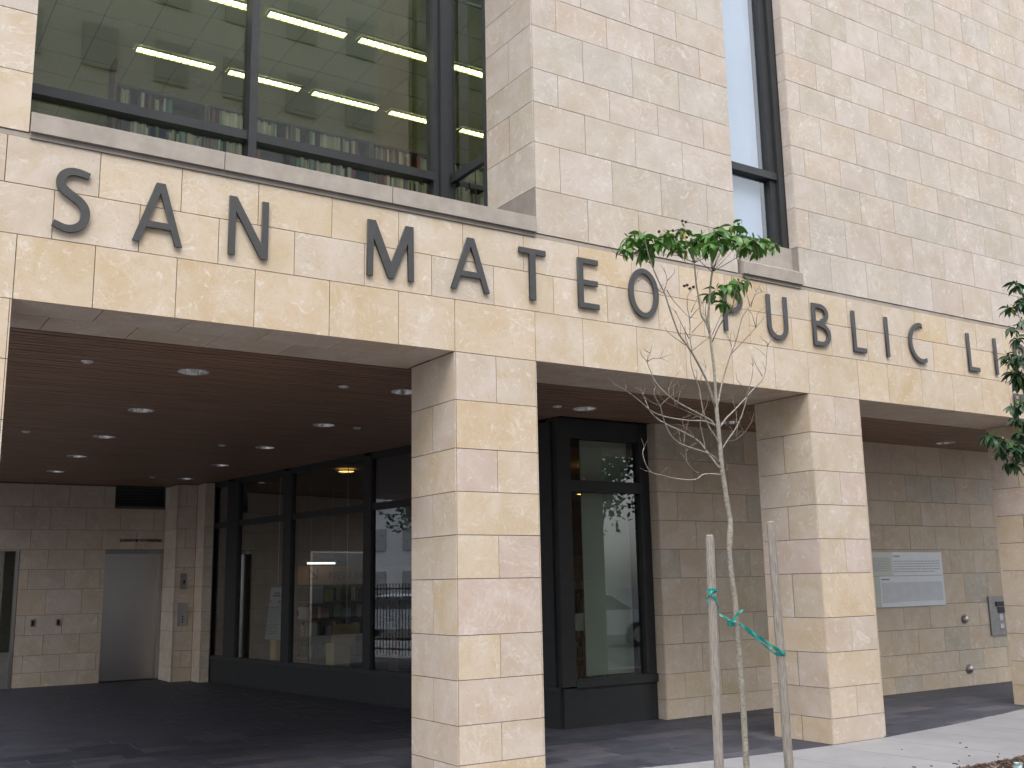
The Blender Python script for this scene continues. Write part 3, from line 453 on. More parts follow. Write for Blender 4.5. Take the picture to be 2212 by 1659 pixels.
MB().box(4.212, 12, .012, .6, 4.63, 12).build('wall_core', GROUT, rw)
rows(rw, 4.212, 10.9, 4.715, 4.415, .5855, UPC, 11.5)
for i, (a, b) in enumerate(zip(UP, UP[1:])):
    if i == 0:
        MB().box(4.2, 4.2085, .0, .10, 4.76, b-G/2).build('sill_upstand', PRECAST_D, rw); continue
    st(rw, 4.2, 4.2085, 0, .105, a+G/2, b-G/2, UPC)
lw = thing('left_facade_wall', 'stone wall strip at the top left corner beside the library window', 'wall', (-4.1, 0, 4.63))
MB().box(-4.09, -3.29, .012, 1.5, 4.63, 12).build('wall_core', GROUT, lw)
rows(lw, -4.11, -3.272, -3.85, -3.6, .6, [YEL[2], UPC[0], UPC[2], LOWC[0]])
for a, b in zip(UP, UP[1:]): st(lw, -3.28, -3.2715, .03, 1.45, a+G/2, b-G/2, UPC)
# building mass behind the facade
structure(MB().box(-4.1, 12, 1.9, 13.1, 12.0, 12.3).build('roof', PLASTER))
structure(MB().box(-4.108, -4.094, .032, 13.1, 3.725, 12).build('side_wall', STONE, color=(.52, .44, .37)))
structure(MB().box(-4.108, -4.094, .032, .79, 3.48, 3.722).build('side_band', STONE, color=(.52, .44, .37)))
structure(MB().box(12.002, 12.1, .002, 13.1, 3.475, 12).build('end_wall', STONE, color=(.52, .44, .37)))
structure(MB().box(-4.1, 12, 0.03, 1.9, 12.02, 12.3).build('parapet', PRECAST))

# sills
def sill(x0, x1, label, joints, y0=-.035):
    t = thing('window_sill', label, 'sill', (x0, 0, 4.63))
    js = [x0]+joints+[x1]
    for a, b in zip(js, js[1:]):
        MB().prism([(y0, 4.628), (.8, 4.628), (.8, 4.80), (y0+.10, 4.795), (y0, 4.765)], a+.003, b-.003, 'x').build('sill_stone', PRECAST, t)
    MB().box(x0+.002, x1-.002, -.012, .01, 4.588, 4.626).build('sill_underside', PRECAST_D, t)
    return t
sill(-3.27, .826, 'long pale precast sill under the big library window', [-1.955, -.582])
t = thing('window_sill', 'short precast sill under the narrow window', 'sill', (3.35, 0, 4.63))
MB().prism([(-.035, 4.63), (.20, 4.63), (.20, 4.80), (.03, 4.79), (-.035, 4.755)], 3.355, 4.222, 'x').build('sill_stone', PRECAST, t)
MB().box(3.31, 4.198, .075, .20, 4.801, 5.045).build('sill_upstand', PRECAST, t)
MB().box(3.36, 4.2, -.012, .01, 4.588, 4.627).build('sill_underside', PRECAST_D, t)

# ---- arcade ceiling: wood slats
DL = [(-1.575, 1.90, 'in the first opening, nearest and leftmost'), (-1.469, 4.18, 'second back in the left row'), (-1.369, 6.40, 'third back in the left row'), (-1.277, 8.58, 'fourth back in the left row'), (-1.184, 10.76, 'last of the left row near the elevator wall'),
 (.529, 1.92, 'partly hidden by the left side of the first pillar'), (.682, 4.31, 'second back in the row left of the first pillar'), (.778, 6.57, 'third back in the row left of the first pillar'), (.882, 8.87, 'fourth back in the row left of the first pillar'), (.978, 11.12, 'last of the row beside the storefront glass'),
 (2.771, 1.93, 'in front of the dark arcade window'), (5.012, 1.95, 'behind the young tree trunk'), (9.36, 1.99, 'in the third opening')]
ce = structure(MB().box(-4.1, 12, .82, 12.8, 3.64, 3.70).build('arcade_ceiling', BLACKP))
mb = MB(); y = .835
while y < 12.78:
    x = -4.1; 
    x1 = 12 if y < 2.4 else 2.85-.13*(y-2.6)-.03
    segs = [x]
    while segs[-1] < x1: segs.append(min(x1, segs[-1]+random.uniform(1.8, 3.2)))
    segs = [s for k_, s in enumerate(segs) if k_ in (0, len(segs)-1) or not any(abs(s-d[0]) < .25 for d in DL)]
    holes = [d for d in DL if y-.13 < d[1] < y+.082+.13]
    for a, b in zip(segs, segs[1:]):
        z0 = 3.492+random.uniform(0, .002); x0 = a+.001
        for hx, hy, _ in sorted(holes):
            if hx-.2 < x0 or hx+.2 > b-.001: continue
            mb.box(x0, hx-.2, y, y+.084, z0, 3.515)
            ys_ = [y+.082*i/8 for i in range(9)]
            ar = [math.sqrt(max(0, .125**2-(v-hy)**2)) for v in ys_]
            if max(ar) <= 0: mb.box(hx-.2, hx+.2, y, y+.084, z0, 3.515)
            else:
                mb.prism([(hx-.2, ys_[0])]+[(hx-q, v) for q, v in zip(ar, ys_)]+[(hx-.2, ys_[-1])], z0, 3.515)
                mb.prism([(hx+.2, ys_[-1])]+[(hx+q, v) for q, v in list(zip(ar, ys_))[::-1]]+[(hx+.2, ys_[0])], z0, 3.515)
            x0 = hx+.2
        if b-.001 > x0: mb.box(x0, b-.001, y, y+.084, z0, 3.515)
    y += .104
mb.build('ceiling_slats', SLATW, ce, kind='stuff')

structure(MB().box(-4.11, -3.95, .80, 12.75, 3.1, 3.72).build('arcade_side_lintel', PRECAST))
# ---- rear wall with the elevator
bw = thing('elevator_wall', 'dim stone rear wall of the arcade around the elevator', 'wall', (0, 12.8, 0))
Y0 = 12.80
def wallrow(parent, x0, x1, z0, z1, phase, y, pal, pitch=.595):
    x = phase
    while x > x0: x -= pitch
    js = [x0]; x += pitch
    while x < x1-.05:
        if x > x0+.05: js.append(x)
        x += pitch
    js.append(x1); front_row(parent, js, z0, z1, pal, y)
for i, (a, b) in enumerate(zip(COURSE_LOW, COURSE_LOW[1:])):
    ph = -.88 if i % 2 == 0 else -.59
    if a < 2.3: wallrow(bw, -1.34, .075, a, b, ph, Y0, LOWC)
    else:
        if b < 3.1: wallrow(bw, -2.95, 1.105, a, b, ph, Y0, LOWC)
        else: wallrow(bw, -2.95, .20, a, b, ph, Y0, LOWC); wallrow(bw, 1.17, 1.105+.4, a, b, ph, Y0+.001, LOWC)
MB().box(-1.33, .07, Y0+.014, Y0+.3, 0, 2.33).build('wall_core', GROUT, bw)
MB().box(-2.94, 2.5, Y0+.014, Y0+.3, 2.33, 3.12).build('wall_core', GROUT, bw)
MB().box(-2.94, .19, Y0+.014, Y0+.3, 3.12, 3.6).build('wall_core', GROUT, bw)
MB().box(1.18, 2.5, Y0+.014, Y0+.3, 3.12, 3.6).build('wall_core', GROUT, bw)
MB().box(.19, 1.18, Y0+.25, Y0+.4, 3.0, 3.6).build('vent_back', BLACKP, bw)
for k in range(7): MB().box(.2, 1.17, Y0+.05, Y0+.09, 3.14+.055*k, 3.15+.055*k).build('vent_louvre', FRAME, bw)
pr = thing('call_button_pier', 'narrow stepped stone pier right of the elevator door holding the call buttons', 'pier', (1.3, 12, 0))
MB().box(1.13, 1.62, 12.03, 13.0, 0, 3.5).build('wall_core', GROUT, pr)
MB().box(1.49, 1.66, 11.56, 12.03, 0, 3.5).build('wall_core', GROUT, pr)
for i, (a, b) in enumerate(zip(COURSE_LOW, COURSE_LOW[1:])):
    js = [1.118, 1.27, 1.462] if i % 2 == 1 else [1.118, 1.462]
    for p, q in zip(js, js[1:]): st(pr, p+G/2, q-G/2, 12.0, 12.028, a+G/2, b-G/2, LOWC)
    st(pr, 1.105, 1.128, 12.0, 12.795, a+G/2, b-G/2, LOWC)
    st(pr, 1.465, 1.488, 11.53, 12.0-G, a+G/2, b-G/2, LOWC)
    st(pr, 1.491, 1.63, 11.53, 11.555, a+G/2, b-G/2, LOWC)
# elevator
ev = thing('elevator_door', 'brushed steel elevator door in the dim rear wall', 'elevator', (.55, 12.9, 0))
MB().box(.075, 1.10, 12.93, 12.97, .02, 2.26).build('door_panel', STEEL, ev)
MB().box(.075, 1.10, 12.81, 12.99, 2.262, 2.325).build('door_head', STEEL_D, ev)
MB().box(1.045, 1.10, 12.80, 12.928, .02, 2.26).build('door_jamb', STEEL, ev)
MB().box(.07, 1.10, 12.80, 12.99, 0.001, .018).build('door_threshold', BLACKP, ev)
me = text_mesh('t', 'ELEVATOR TO PARKING', .078, BLACKP, .008)
o = bpy.data.objects.new('wall_lettering', me); o.rotation_euler = (R(90), 0, 0); o.location = (.312, 12.79, 2.47); COL.objects.link(o)
tag(o, 'small dark letters reading ELEVATOR TO PARKING above the elevator door', 'lettering')
s = o.dimensions
o.scale = (.75/max(.01, max(v.co.x for v in me.vertices)), 1, 1)
t = thing('floor_indicator', 'small upper steel plate on the pier right of the elevator', 'plate', (1.26, 12, 1.74))
MB().box(1.205, 1.32, 11.982, 12.0, 1.60, 1.88).build('face_plate', STEEL_D, t); MB().box(1.26, 1.29, 11.978, 11.984, 1.70, 1.76).build('arrow_mark', BLACKP, t)
t = thing('call_button_plate', 'tall steel call button plate below the floor indicator', 'plate', (1.27, 12, 1.1))
MB().box(1.18, 1.35, 11.975, 12.0, .96, 1.37).build('face_plate', STEEL, t)
for z in (1.03, 1.075, 1.12): MB().lathe((1.27, 11.968, z), [(.0001, 0), (.014, .001), (.014, .01)], 10, axis='y').build('button', BLACKP, t)
for x, lab in ((-1.065, 'small recessed wall socket box nearest the lobby window'), (-.655, 'small recessed wall socket box nearer the elevator door')):
    t = thing('wall_box', lab, 'wall box', (x, 12.8, 1.02), 'socket boxes on the rear wall')
    MB().box(x-.04, x+.04, 12.788, 12.801, 1.01, 1.14).build('cover', STEEL, t); MB().box(x-.02, x+.028, 12.782, 12.787, 1.025, 1.12).build('socket', BLACKP, t)
# lobby window at far left of the rear wall
t = thing('lobby_window', 'steel framed dark window at the far left of the rear wall', 'window', (-2.6, 12.8, 0))
MB().box(-2.84, -1.40, 12.85, 12.86, .60, 2.30).build('pane', GLASS_D, t)
MB().box(-1.40, -1.345, 12.79, 12.87, 0, 2.33).build('frame', STEEL, t); MB().box(-2.84, -1.40, 12.79, 12.87, 2.30, 2.33).build('frame', STEEL, t)
MB().box(-2.84, -1.40, 12.80, 12.87, .56, .595).build('frame', STEEL_D, t); MB().box(-2.84, -1.40, 12.82, 12.87, .0, .555).build('base_panel', STEEL_D, t)
MB().box(-2.94, -2.845, 12.79, 12.88, 0, 2.33).build('frame', STEEL_D, t)
structure(MB().box(-2.94, .07, 13.6, 13.7, 0, 3.5).build('lobby_back_wall', DARKW))
structure(MB().box(-2.96, -2.945, 12.80, 13.7, 0, 3.6).build('lobby_side_wall', STONE, color=(.5, .42, .34)))
# ---- bay wall right of the dark window
aw = thing('arcade_back_wall', 'shaded stone wall behind the second and third arcade openings', 'wall', (8, 2.45, 0))
MB().box(4.235, 12, 2.464, 2.60, 0, 3.5).build('wall_core', GROUT, aw)
JX = [4.222]
for i, (a, b) in enumerate(zip(COURSE_LOW, COURSE_LOW[1:])):
    z0, z1 = a-(.015 if a else 0), b-.015 if b < 3.4 else 3.50
    first = 4.54 if i % 2 else 4.83
    js = [4.238]; x = first
    while x < 11.9: js.append(x); x += .593
    js.append(12)
    if 0: pass
    front_row(aw, js, z0, z1, [tuple(v*f for v, f in zip(q, (1.12, 1.10, 1.03))) for q in LOWC]+[(.52, .47, .37), (.60, .49, .34)], 2.45)
    st(aw, 4.222, 4.232, 2.45, 2.60, z0+G/2, z1-G/2, LOWC)
# ================================================================ FACADE LETTERS
def arc(cx, cz, rx, rz, a0, a1, n=14):
    return [(cx+rx*math.cos(R(a0+(a1-a0)*i/n)), cz+rz*math.sin(R(a0+(a1-a0)*i/n))) for i in range(n+1)]
def ribbon(path, tw):      # outline of a stroke with width tw (list or number)
    Lf, Rt = [], []
    for i, p in enumerate(path):
        a = path[max(0, i-1)]; b = path[min(len(path)-1, i+1)]
        dx, dz = b[0]-a[0], b[1]-a[1]; l = math.hypot(dx, dz); nx, nz = -dz/l, dx/l
        h = (tw[i] if isinstance(tw, list) else tw)/2
        Lf.append((p[0]+nx*h, p[1]+nz*h)); Rt.append((p[0]-nx*h, p[1]-nz*h))
    return Lf+Rt[::-1]
def letter(ch, outlines, label, y=-.028, depth=.016, group='large letters across the stone band', mat=None):
    cu = bpy.data.curves.new('sign_letter', 'CURVE'); cu.dimensions = '2D'; cu.fill_mode = 'BOTH'; cu.extrude = depth/2; cu.bevel_depth = .0015
    xs = [p[0] for o in outlines for p in o]; zs = [p[1] for o in outlines for p in o]; cx = (min(xs)+max(xs))/2; cz = min(zs)
    for o in outlines:
        s = cu.splines.new('POLY'); s.points.add(len(o)-1); s.use_cyclic_u = True
        for k, p in enumerate(o): s.points[k].co = (p[0]-cx, p[1]-cz, 0, 1)
    to = bpy.data.objects.new('tmp', cu); COL.objects.link(to); bpy.context.view_layer.update()
    me = bpy.data.meshes.new_from_object(to); bpy.data.objects.remove(to); me.materials.clear(); me.materials.append(mat or LETTER)
    me.transform(Matrix.Rotation(R(90), 4, 'X'))
    b = MB()      # stand-off pins
    n0 = len(me.vertices)
    o = bpy.data.objects.new('sign_letter', me); o.location = (cx, y+depth/2, cz); COL.objects.link(o)
    tag(o, label, 'letter', group); return o
def Aout(x0, x1, ax0, ax1, z0, z1, w, bz0, bz1):
    # outer outline + counter
    def lerp(a, b, t): return a+(b-a)*t
    out = [(x0, z0), (ax0, z1), (ax1, z1), (x1, z0), (x1-w, z0)]
    H = z1-z0
    # inner edges meet below the apex
    mid = (ax0+ax1)/2; az = z1-.075*H/.45*.9
    def inL(z): return lerp(x0+w, mid, (z-z0)/(az-z0))
    def inR(z): return lerp(x1-w, mid, (z-z0)/(az-z0))
    out += [(inR(bz0), bz0), (inL(bz0), bz0), (x0+w, z0)]
    return [out, [(inL(bz1), bz1), (mid, az), (inR(bz1), bz1)]]
def Nout(x0, x1, z0, z1, w):
    return [[(x0, z0), (x0, z1), (x0+w*1.12, z1), (x1-w, z0+.105), (x1-w, z1), (x1, z1), (x1, z0), (x1-w*1.12, z0), (x0+w, z1-.105), (x0+w, z0)]]
def Mout(x0, x1, z0, z1, w):
    mid = (x0+x1)/2+.003
    return [[(x0, z0), (x0+.004, z1), (x0+.072, z1), (mid, z0+.125), (x1-.072, z1), (x1-.004, z1), (x1, z0), (x1-w, z0), (x1-w-.004, z1-.14), (mid+.022, z0), (mid-.022, z0), (x0+w+.004, z1-.14), (x0+w, z0)]]
t_ = .047
def Lout(x0, x1, z0, z1): return [[(x0, z0), (x0, z1), (x0+t_, z1), (x0+t_, z0+.047), (x1, z0+.047), (x1, z0)]]
def Iout(x0, z0, z1): return [[(x0, z0), (x0, z1), (x0+t_, z1), (x0+t_, z0)]]
def Bout(x0, x1, z0, z1):
    m_ = z0+(z1-z0)*.54; W = x1-x0
    r1, r2 = (z1-m_)/2, (m_-z0)/2
    outer = [(x0, z0), (x0, z1)]+[(x0+W*.45, z1)]+arc(x0+W*.45, z1-r1, W*.47, r1, 90, -62, 10)[1:]+arc(x0+W*.48, z0+r2, W*.52, r2, 66, -90, 12)
    i1 = [(x0+t_, m_+.02), (x0+t_, z1-.046)]+arc(x0+W*.43, z1-r1+.0, W*.47-t_*.95, r1-.046, 90, -75, 10)+[(x0+W*.43, m_+.02)]
    i2 = [(x0+t_, z0+.046), (x0+t_, m_-.026)]+arc(x0+W*.46, z0+r2-.0, W*.52-t_*.95, r2-.043, 88, -90, 12)
    return [outer, i1, i2]
def Pout(x0, x1, z0, z1):
    m_ = z0+(z1-z0)*.42; W = x1-x0; r = (z1-m_)/2
    outer = [(x0, z0), (x0, z1), (x0+W*.42, z1)]+arc(x0+W*.42, z1-r, W*.58, r, 90, -90, 14)[1:]+[(x0+t_, m_), (x0+t_, z0)]
    i = [(x0+t_, m_+.044), (x0+t_, z1-.046)]+arc(x0+W*.40, z1-r, W*.58-t_*.9, r-.045, 90, -90, 12)
    return [outer, i]
def Sout():
    cx = -2.985; P = [(-2.880, 4.385), (-2.93, 4.398), (-2.975, 4.402), (-3.015, 4.392), (-3.048, 4.365), (-3.060, 4.325), (-3.050, 4.282), (-3.015, 4.248), (-2.97, 4.22), (-2.925, 4.187), (-2.898, 4.145), (-2.893, 4.098), (-2.906, 4.048), (-2.94, 4.012), (-2.985, 3.996), (-3.03, 3.999), (-3.093, 4.022)]
    # smooth by Catmull-Rom
    Q = []
    for i in range(len(P)-1):
        p0, p1, p2, p3 = P[max(0, i-1)], P[i], P[i+1], P[min(len(P)-1, i+2)]
        for k in range(3):
            t = k/3
            Q.append(tuple(.5*((2*p1[j])+(-p0[j]+p2[j])*t+(2*p0[j]-5*p1[j]+4*p2[j]-p3[j])*t*t+(-p0[j]+3*p1[j]-3*p2[j]+p3[j])*t**3) for j in (0, 1)))
    Q.append(P[-1]); n = len(Q)
    return [ribbon(Q, [.044+.014*math.sin(math.pi*i/(n-1)) for i in range(n)])]
def Cout(x0, x1, z0, z1):
    cx, cz = x0+.215, (z0+z1)/2; rx, rz = cx-x0, (z1-z0)/2
    o = arc(cx, cz, rx, rz, 70, 292, 26); i = arc(cx, cz, rx-t_, rz-.046, 292, 66, 26)
    o = [(x1-.045, z1-.018)]+[p for p in o if p[0] < x1-.05]; i = [p for p in i if p[0] < x1-.055]
    return [o+[(x1, z0+.018), (x1-.002, z0+.065)]+i+[(x1-.048, z1-.062)]]
letter('S', Sout(), 'large dark metal letter S, first letter of SAN at the far left')
letter('A', Aout(-2.579, -2.239, -2.432, -2.371, 3.985, 4.432, .048, 4.098, 4.142), 'large dark metal letter A between the S and N of SAN')
letter('N', Nout(-1.905, -1.608, 3.992, 4.438, .048), 'large dark metal letter N that ends the word SAN')
letter('M', Mout(-.798, -.386, 3.998, 4.457, .049), 'large dark metal letter M that begins the word MATEO')
letter('A', Aout(-.04, .332, .118, .184, 4.000, 4.458, .049, 4.118, 4.163), 'large dark metal letter A between the M and T of MATEO')
letter('T', [[(.744, 4.006), (.744, 4.418), (.638, 4.418), (.638, 4.465), (.916, 4.465), (.916, 4.418), (.806, 4.418), (.806, 4.006)]], 'large dark metal letter T in the middle of MATEO')
letter('E', [[(1.268, 4.008), (1.268, 4.468), (1.495, 4.468), (1.495, 4.422), (1.324, 4.422), (1.324, 4.268), (1.487, 4.268), (1.487, 4.223), (1.324, 4.223), (1.324, 4.054), (1.498, 4.054), (1.498, 4.008)]], 'large dark metal letter E between the T and O of MATEO')
letter('O', [arc(2.03, 4.238, .179, .237, 0, 360, 40)[:-1], arc(2.03, 4.238, .126, .190, 0, 360, 40)[:-1]], 'large dark metal letter O that ends MATEO, just left of the young tree')
letter('P', Pout(3.046, 3.311, 4.005, 4.462), 'large dark metal letter P partly hidden behind the tree leaves')
letter('U', [[(3.66, 4.455), (3.66+t_, 4.455)]+arc(3.806, 4.135, .146-t_, .146-.047, 180, 360, 16)+[(3.952-t_, 4.455), (3.952, 4.455)]+arc(3.806, 4.135, .146, .146, 360, 180, 16)], 'large dark metal letter U, second letter of PUBLIC')
letter('B', Bout(4.333, 4.60, 3.997, 4.452), 'large dark metal letter B of PUBLIC above the second pillar')
letter('L', Lout(4.962, 5.17, 3.995, 4.447), 'large dark metal letter L of PUBLIC')
letter('I', Iout(5.514, 3.992, 4.445), 'large dark metal letter I of PUBLIC')
letter('C', Cout(5.926, 6.221, 3.978, 4.449), 'large dark metal letter C that ends PUBLIC')
letter('L', Lout(7.02, 7.229, 3.98, 4.432), 'large dark metal letter L that begins the third word at the right')
letter('I', Iout(7.562, 3.983, 4.430), 'large dark metal letter I near the right edge')
letter('B', Bout(7.985, 8.25, 3.975, 4.424), 'large dark metal letter B cut by the right edge behind leaves')
def small(x, outl, lab): letter('', outl, lab, -.04, .022, 'small letters below the large ones at the right edge')
small(0, [[(7.868, 3.62), (7.868, 3.77), (7.955, 3.77), (7.955, 3.75), (7.893, 3.75), (7.893, 3.705), (7.945, 3.705), (7.945, 3.686), (7.893, 3.686), (7.893, 3.62)]], 'small dark letter F half hidden by leaves at the right edge')
small(0, [[(8.0, 3.62), (8.0, 3.77)]+arc(8.05, 3.73, .036, .04, 90, -90, 8)+[(8.09, 3.62), (8.062, 3.62), (8.03, 3.688), (8.025, 3.62)]], 'small dark letter R behind leaves at the right edge')

# ================================================================ LIBRARY WINDOW (upper left)
YW = 1.55
lwn = thing('library_window', 'big dark framed library window above the letters at the upper left', 'window', (-1, YW, 4.7))
def fr(n, *a, m=FRAME_U, p=lwn): return MB().box(*a).build(n, m, p)
ZT = 9.6
fr('pane', -3.16, -1.275, YW+.05, YW+.06, 5.70, ZT, m=GLASS); fr('pane', -3.16, -1.275, YW+.05, YW+.06, 4.84, 5.61, m=GLASS)
fr('pane', -1.205, .655, YW+.05, YW+.06, 5.70, ZT, m=GLASS); fr('pane', -1.205, .655, YW+.05, YW+.06, 4.84, 5.61, m=GLASS)
fr('mullion', -1.277, -1.203, YW-.06, YW+.12, 4.80, ZT)
fr('transom', -3.2, -1.278, YW-.03, YW+.10, 5.612, 5.698); fr('transom', -1.202, .655, YW-.03, YW+.10, 5.612, 5.698)
fr('frame', -3.27, -3.165, YW-.03, YW+.10, 4.80, ZT); fr('frame', -3.16, .655, YW-.03, YW+.10, 4.80, 4.838); fr('frame', -3.3, 1.0, YW-.02, YW+.10, ZT, ZT+.1)
# stepped corner post
fr('corner_post', .66, .715, YW-.02, YW+.14, 4.80, ZT); fr('corner_post', .718, .80, YW-.07, YW+.14, 4.80, ZT); fr('corner_post', .803, .90, YW-.03, YW+.14, 4.80, ZT)
fr('pane', .865, .875, .86, YW-.035, 5.70, ZT, m=GLASS); fr('pane', .865, .875, .86, YW-.035, 4.84, 5.61, m=GLASS)
fr('transom', .84, .90, .86, YW-.035, 5.612, 5.698); fr('frame', .835, .905, .80, .857, 4.80, ZT); fr('frame', .84, .90, .86, YW-.035, 4.80, 4.838)
structure(MB().box(.84, 3.1, YW+.2, YW+.35, 4.5, 9).build('inner_partition', PLASTER)) if 0 else None
structure(MB().box(-3.3, .87, .805, 1.5, 9.7, 9.8).build('window_head', PRECAST))
# library room
CZ = 7.8
room = structure(MB().box(-4.0, 12, 12.0, 12.1, 4.4, 8.3).build('library_rear_wall', PLASTER))
structure(MB().box(-4.0, 12, 1.7, 12.1, 4.30, 4.45).build('library_floor', simple('library_carpet', (.48, .46, .38), .95, var=.1)))
structure(MB().box(-4.05, -3.95, 1.7, 12.1, 4.45, 8.3).build('library_side_wall', PLASTER))
cg = structure(MB().box(-3.95, 7, 1.7, 12.0, CZ+.012, CZ+.04).build('library_ceiling', simple('ceiling_grid_metal', (.30, .30, .27), .7)))
tb = MB().box(-.245, .245, -.27, .27, 0, .010); t0 = tb.build('ceiling_tile', TILE_M, None, centre=False); first = True
lamps_at = [(-1.65+1.085*k, 4.47) for k in range(6)]+[(-1.70+1.085*k, 2.95) for k in range(5)]+[(-1.6+1.085*k, 6.1) for k in range(6)]+[(-1.6+1.085*k, 7.7) for k in range(6)]+[(-1.6+1.085*k, 9.3) for k in range(6)]
for i in range(21):
    for j in range(17):
        x = -3.86+.5*i; y = 2.0+.56*j
        if y > 10.5 or x > 6: continue
        o = t0 if first else t0.copy()
        if not first: COL.objects.link(o)
        first = False; o.location = (x, y, CZ+random.uniform(0, .001)); o.parent = cg; o.matrix_parent_inverse = cg.matrix_basis.inverted()
def fixture():
    t = thing('ceiling_light', 'x', 'ceiling light', (0, 0, CZ), 'lit fluorescent fixtures on the library ceiling')
    MB().box(0, .915, -.058, .058, -.012, -.006).build('diffuser', LAMP, t).matrix_parent_inverse = Matrix()
    m2 = MB()
    for k in range(13): x = .915*k/12; m2.box(x-.004, x+.004, -.059, .059, -.035, -.013)
    m2.box(-.012, -.005, -.068, .068, -.035, -.002).box(.920, .927, -.068, .068, -.035, -.002).box(-.004, .919, -.068, -.060, -.030, -.002).box(-.004, .919, .060, .068, -.030, -.002)
    m2.build('louvre', simple('louvre_enamel', (.75, .72, .45), .4), t).matrix_parent_inverse = Matrix()
    return t
f0 = fixture(); f0.location = (*lamps_at[0], CZ)
for c in f0.children: c.matrix_parent_inverse = Matrix()
rownm = {4.47: 'middle row', 2.95: 'front row', 6.1: 'third row', 7.7: 'fourth row', 9.3: 'fifth row'}
ordn = ['first', 'second', 'third', 'fourth', 'fifth', 'sixth']
cntr = {}
for k, (x, y) in enumerate(lamps_at):
    i = cntr.get(y, 0); cntr[y] = i+1
    lab = 'lit fluorescent fixture, %s from left in the %s of library lights' % (ordn[i], rownm[y])
    if k == 0: f0['label'] = lab
    else: dup(f0, (x, y, CZ), lab)
# smoke detector / round vent on ceiling
for x, y, lab in ((-1.87, 4.05, 'round white ceiling vent left of the first lit fixture'), (-.88, 5.0, 'small round ceiling speaker behind the middle lights')):
    t = thing('ceiling_vent', lab, 'ceiling vent', (x, y, CZ)); MB().lathe((x, y, CZ), [(.0001, -.03), (.10, -.026), (.13, -.002)], 18).build('vent_disc', TILE_M, t)
# bookcases
BC = [simple('book_cream', (.62, .57, .44), .7), simple('book_teal', (.16, .36, .33), .7), simple('book_red', (.36, .10, .08), .7), simple('book_blue', (.14, .22, .36), .7), simple('book_grey', (.45, .45, .42), .7), simple('book_white', (.75, .74, .68), .7), simple('book_black', (.03, .03, .03), .7), simple('book_green', (.20, .32, .15), .7)]
SHELF = simple('grey_shelf_metal', (.15, .145, .13), .6)
def bookcase(x0, y, z0, h, n, label, wd=1.0, mats=SHELF, sp=None, step=.36, top=0.0):
    t = thing('bookcase', label, 'bookcase', (x0, y, z0), 'bookcases')
    MB().box(x0, x0+.025, y, y+.30, z0, z0+h+top).build('side_panel', WOODB if top else mats, t); MB().box(x0+wd-.025, x0+wd, y, y+.30, z0, z0+h).build('side_panel', mats, t)
    MB().box(x0+.025, x0+wd-.025, y+.28, y+.30, z0, z0+h).build('back_panel', mats, t)
    bm = MB(); z = z0+.05
    while z < z0+h-.2:
        MB().box(x0+.026, x0+wd-.026, y+.005, y+.278, z-.02, z).build('shelf', mats, t)
        x = x0+.03+random.uniform(0, .05)
        end = x0+wd-.04-random.choice((0, 0, .15, .35))
        while x < end:
            bw_ = random.uniform(.014, .042); bh = min(random.uniform(.18, .30), z0+h-.03-z)
            if random.random() < .06: x += random.uniform(.03, .12); continue
            if x+bw_ > x0+wd-.03: break
            bm.box(x, x+bw_-.001, y+.02+random.uniform(0, .03), y+.22, z+.001, z+bh, random.choice((0, 0, 0, 4, 4, 4, 5, 5, 1, 2, 3, 6, 6, 7))); x += bw_
        z += step
    bm.build('books', BC, t, kind='stuff')
    MB().box(x0+.026, x0+wd-.026, y+.005, y+.30, z0+h-.02, z0+h).build('top_shelf', mats, t)
    return t
ords = ['leftmost', 'second', 'third', 'fourth', 'fifth', 'sixth', 'seventh']
for k in range(6):
    bookcase(-2.01+1.01*k, 3.75, 4.49, 2.46, 5, 'dark bookcase full of books behind the big window, %s' % ((ords[k]+' of the row') if k == 0 else ords[k]+' from the left'), top=.30 if k == 0 else 0)
for k in range(3):
    bookcase(1.9+1.01*k, 5.0, 4.46, 1.6, 4, 'dark bookcase seen through the side pane of the corner window, %s from its left' % ordn[k])

# ================================================================ NARROW WINDOW
nw = thing('narrow_window', 'tall narrow window reflecting the bright sky right of the stone pier', 'window', (3.8, .2, 4.9))
def fn(n, *a, m=FRAME_U): return MB().box(*a).build(n, m, nw)
fn('frame', 4.115, 4.198, .115, .24, 5.05, 11.9); fn('frame', 4.02, 4.112, .155, .26, 5.05, 11.9, m=FRAME); fn('frame', 3.31, 3.36, .115, .24, 5.05, 11.9)
fn('frame', 3.36, 4.02, .155, .26, 5.05, 5.12); fn('transom', 3.36, 4.113, .13, .25, 5.825, 5.905)
fn('pane', 3.36, 4.02, .20, .21, 5.125, 5.822, m=GLASS_S); fn('pane', 3.36, 4.02, .20, .21, 5.908, 11.9, m=GLASS_S)
MB().box(3.37, 3.99, .275, .28, 5.06, 11.9).build('blind', BLIND, nw)
structure(MB().box(3.305, 4.21, .60, .65, 4.7, 11.9).build('inner_wall', PLASTER))

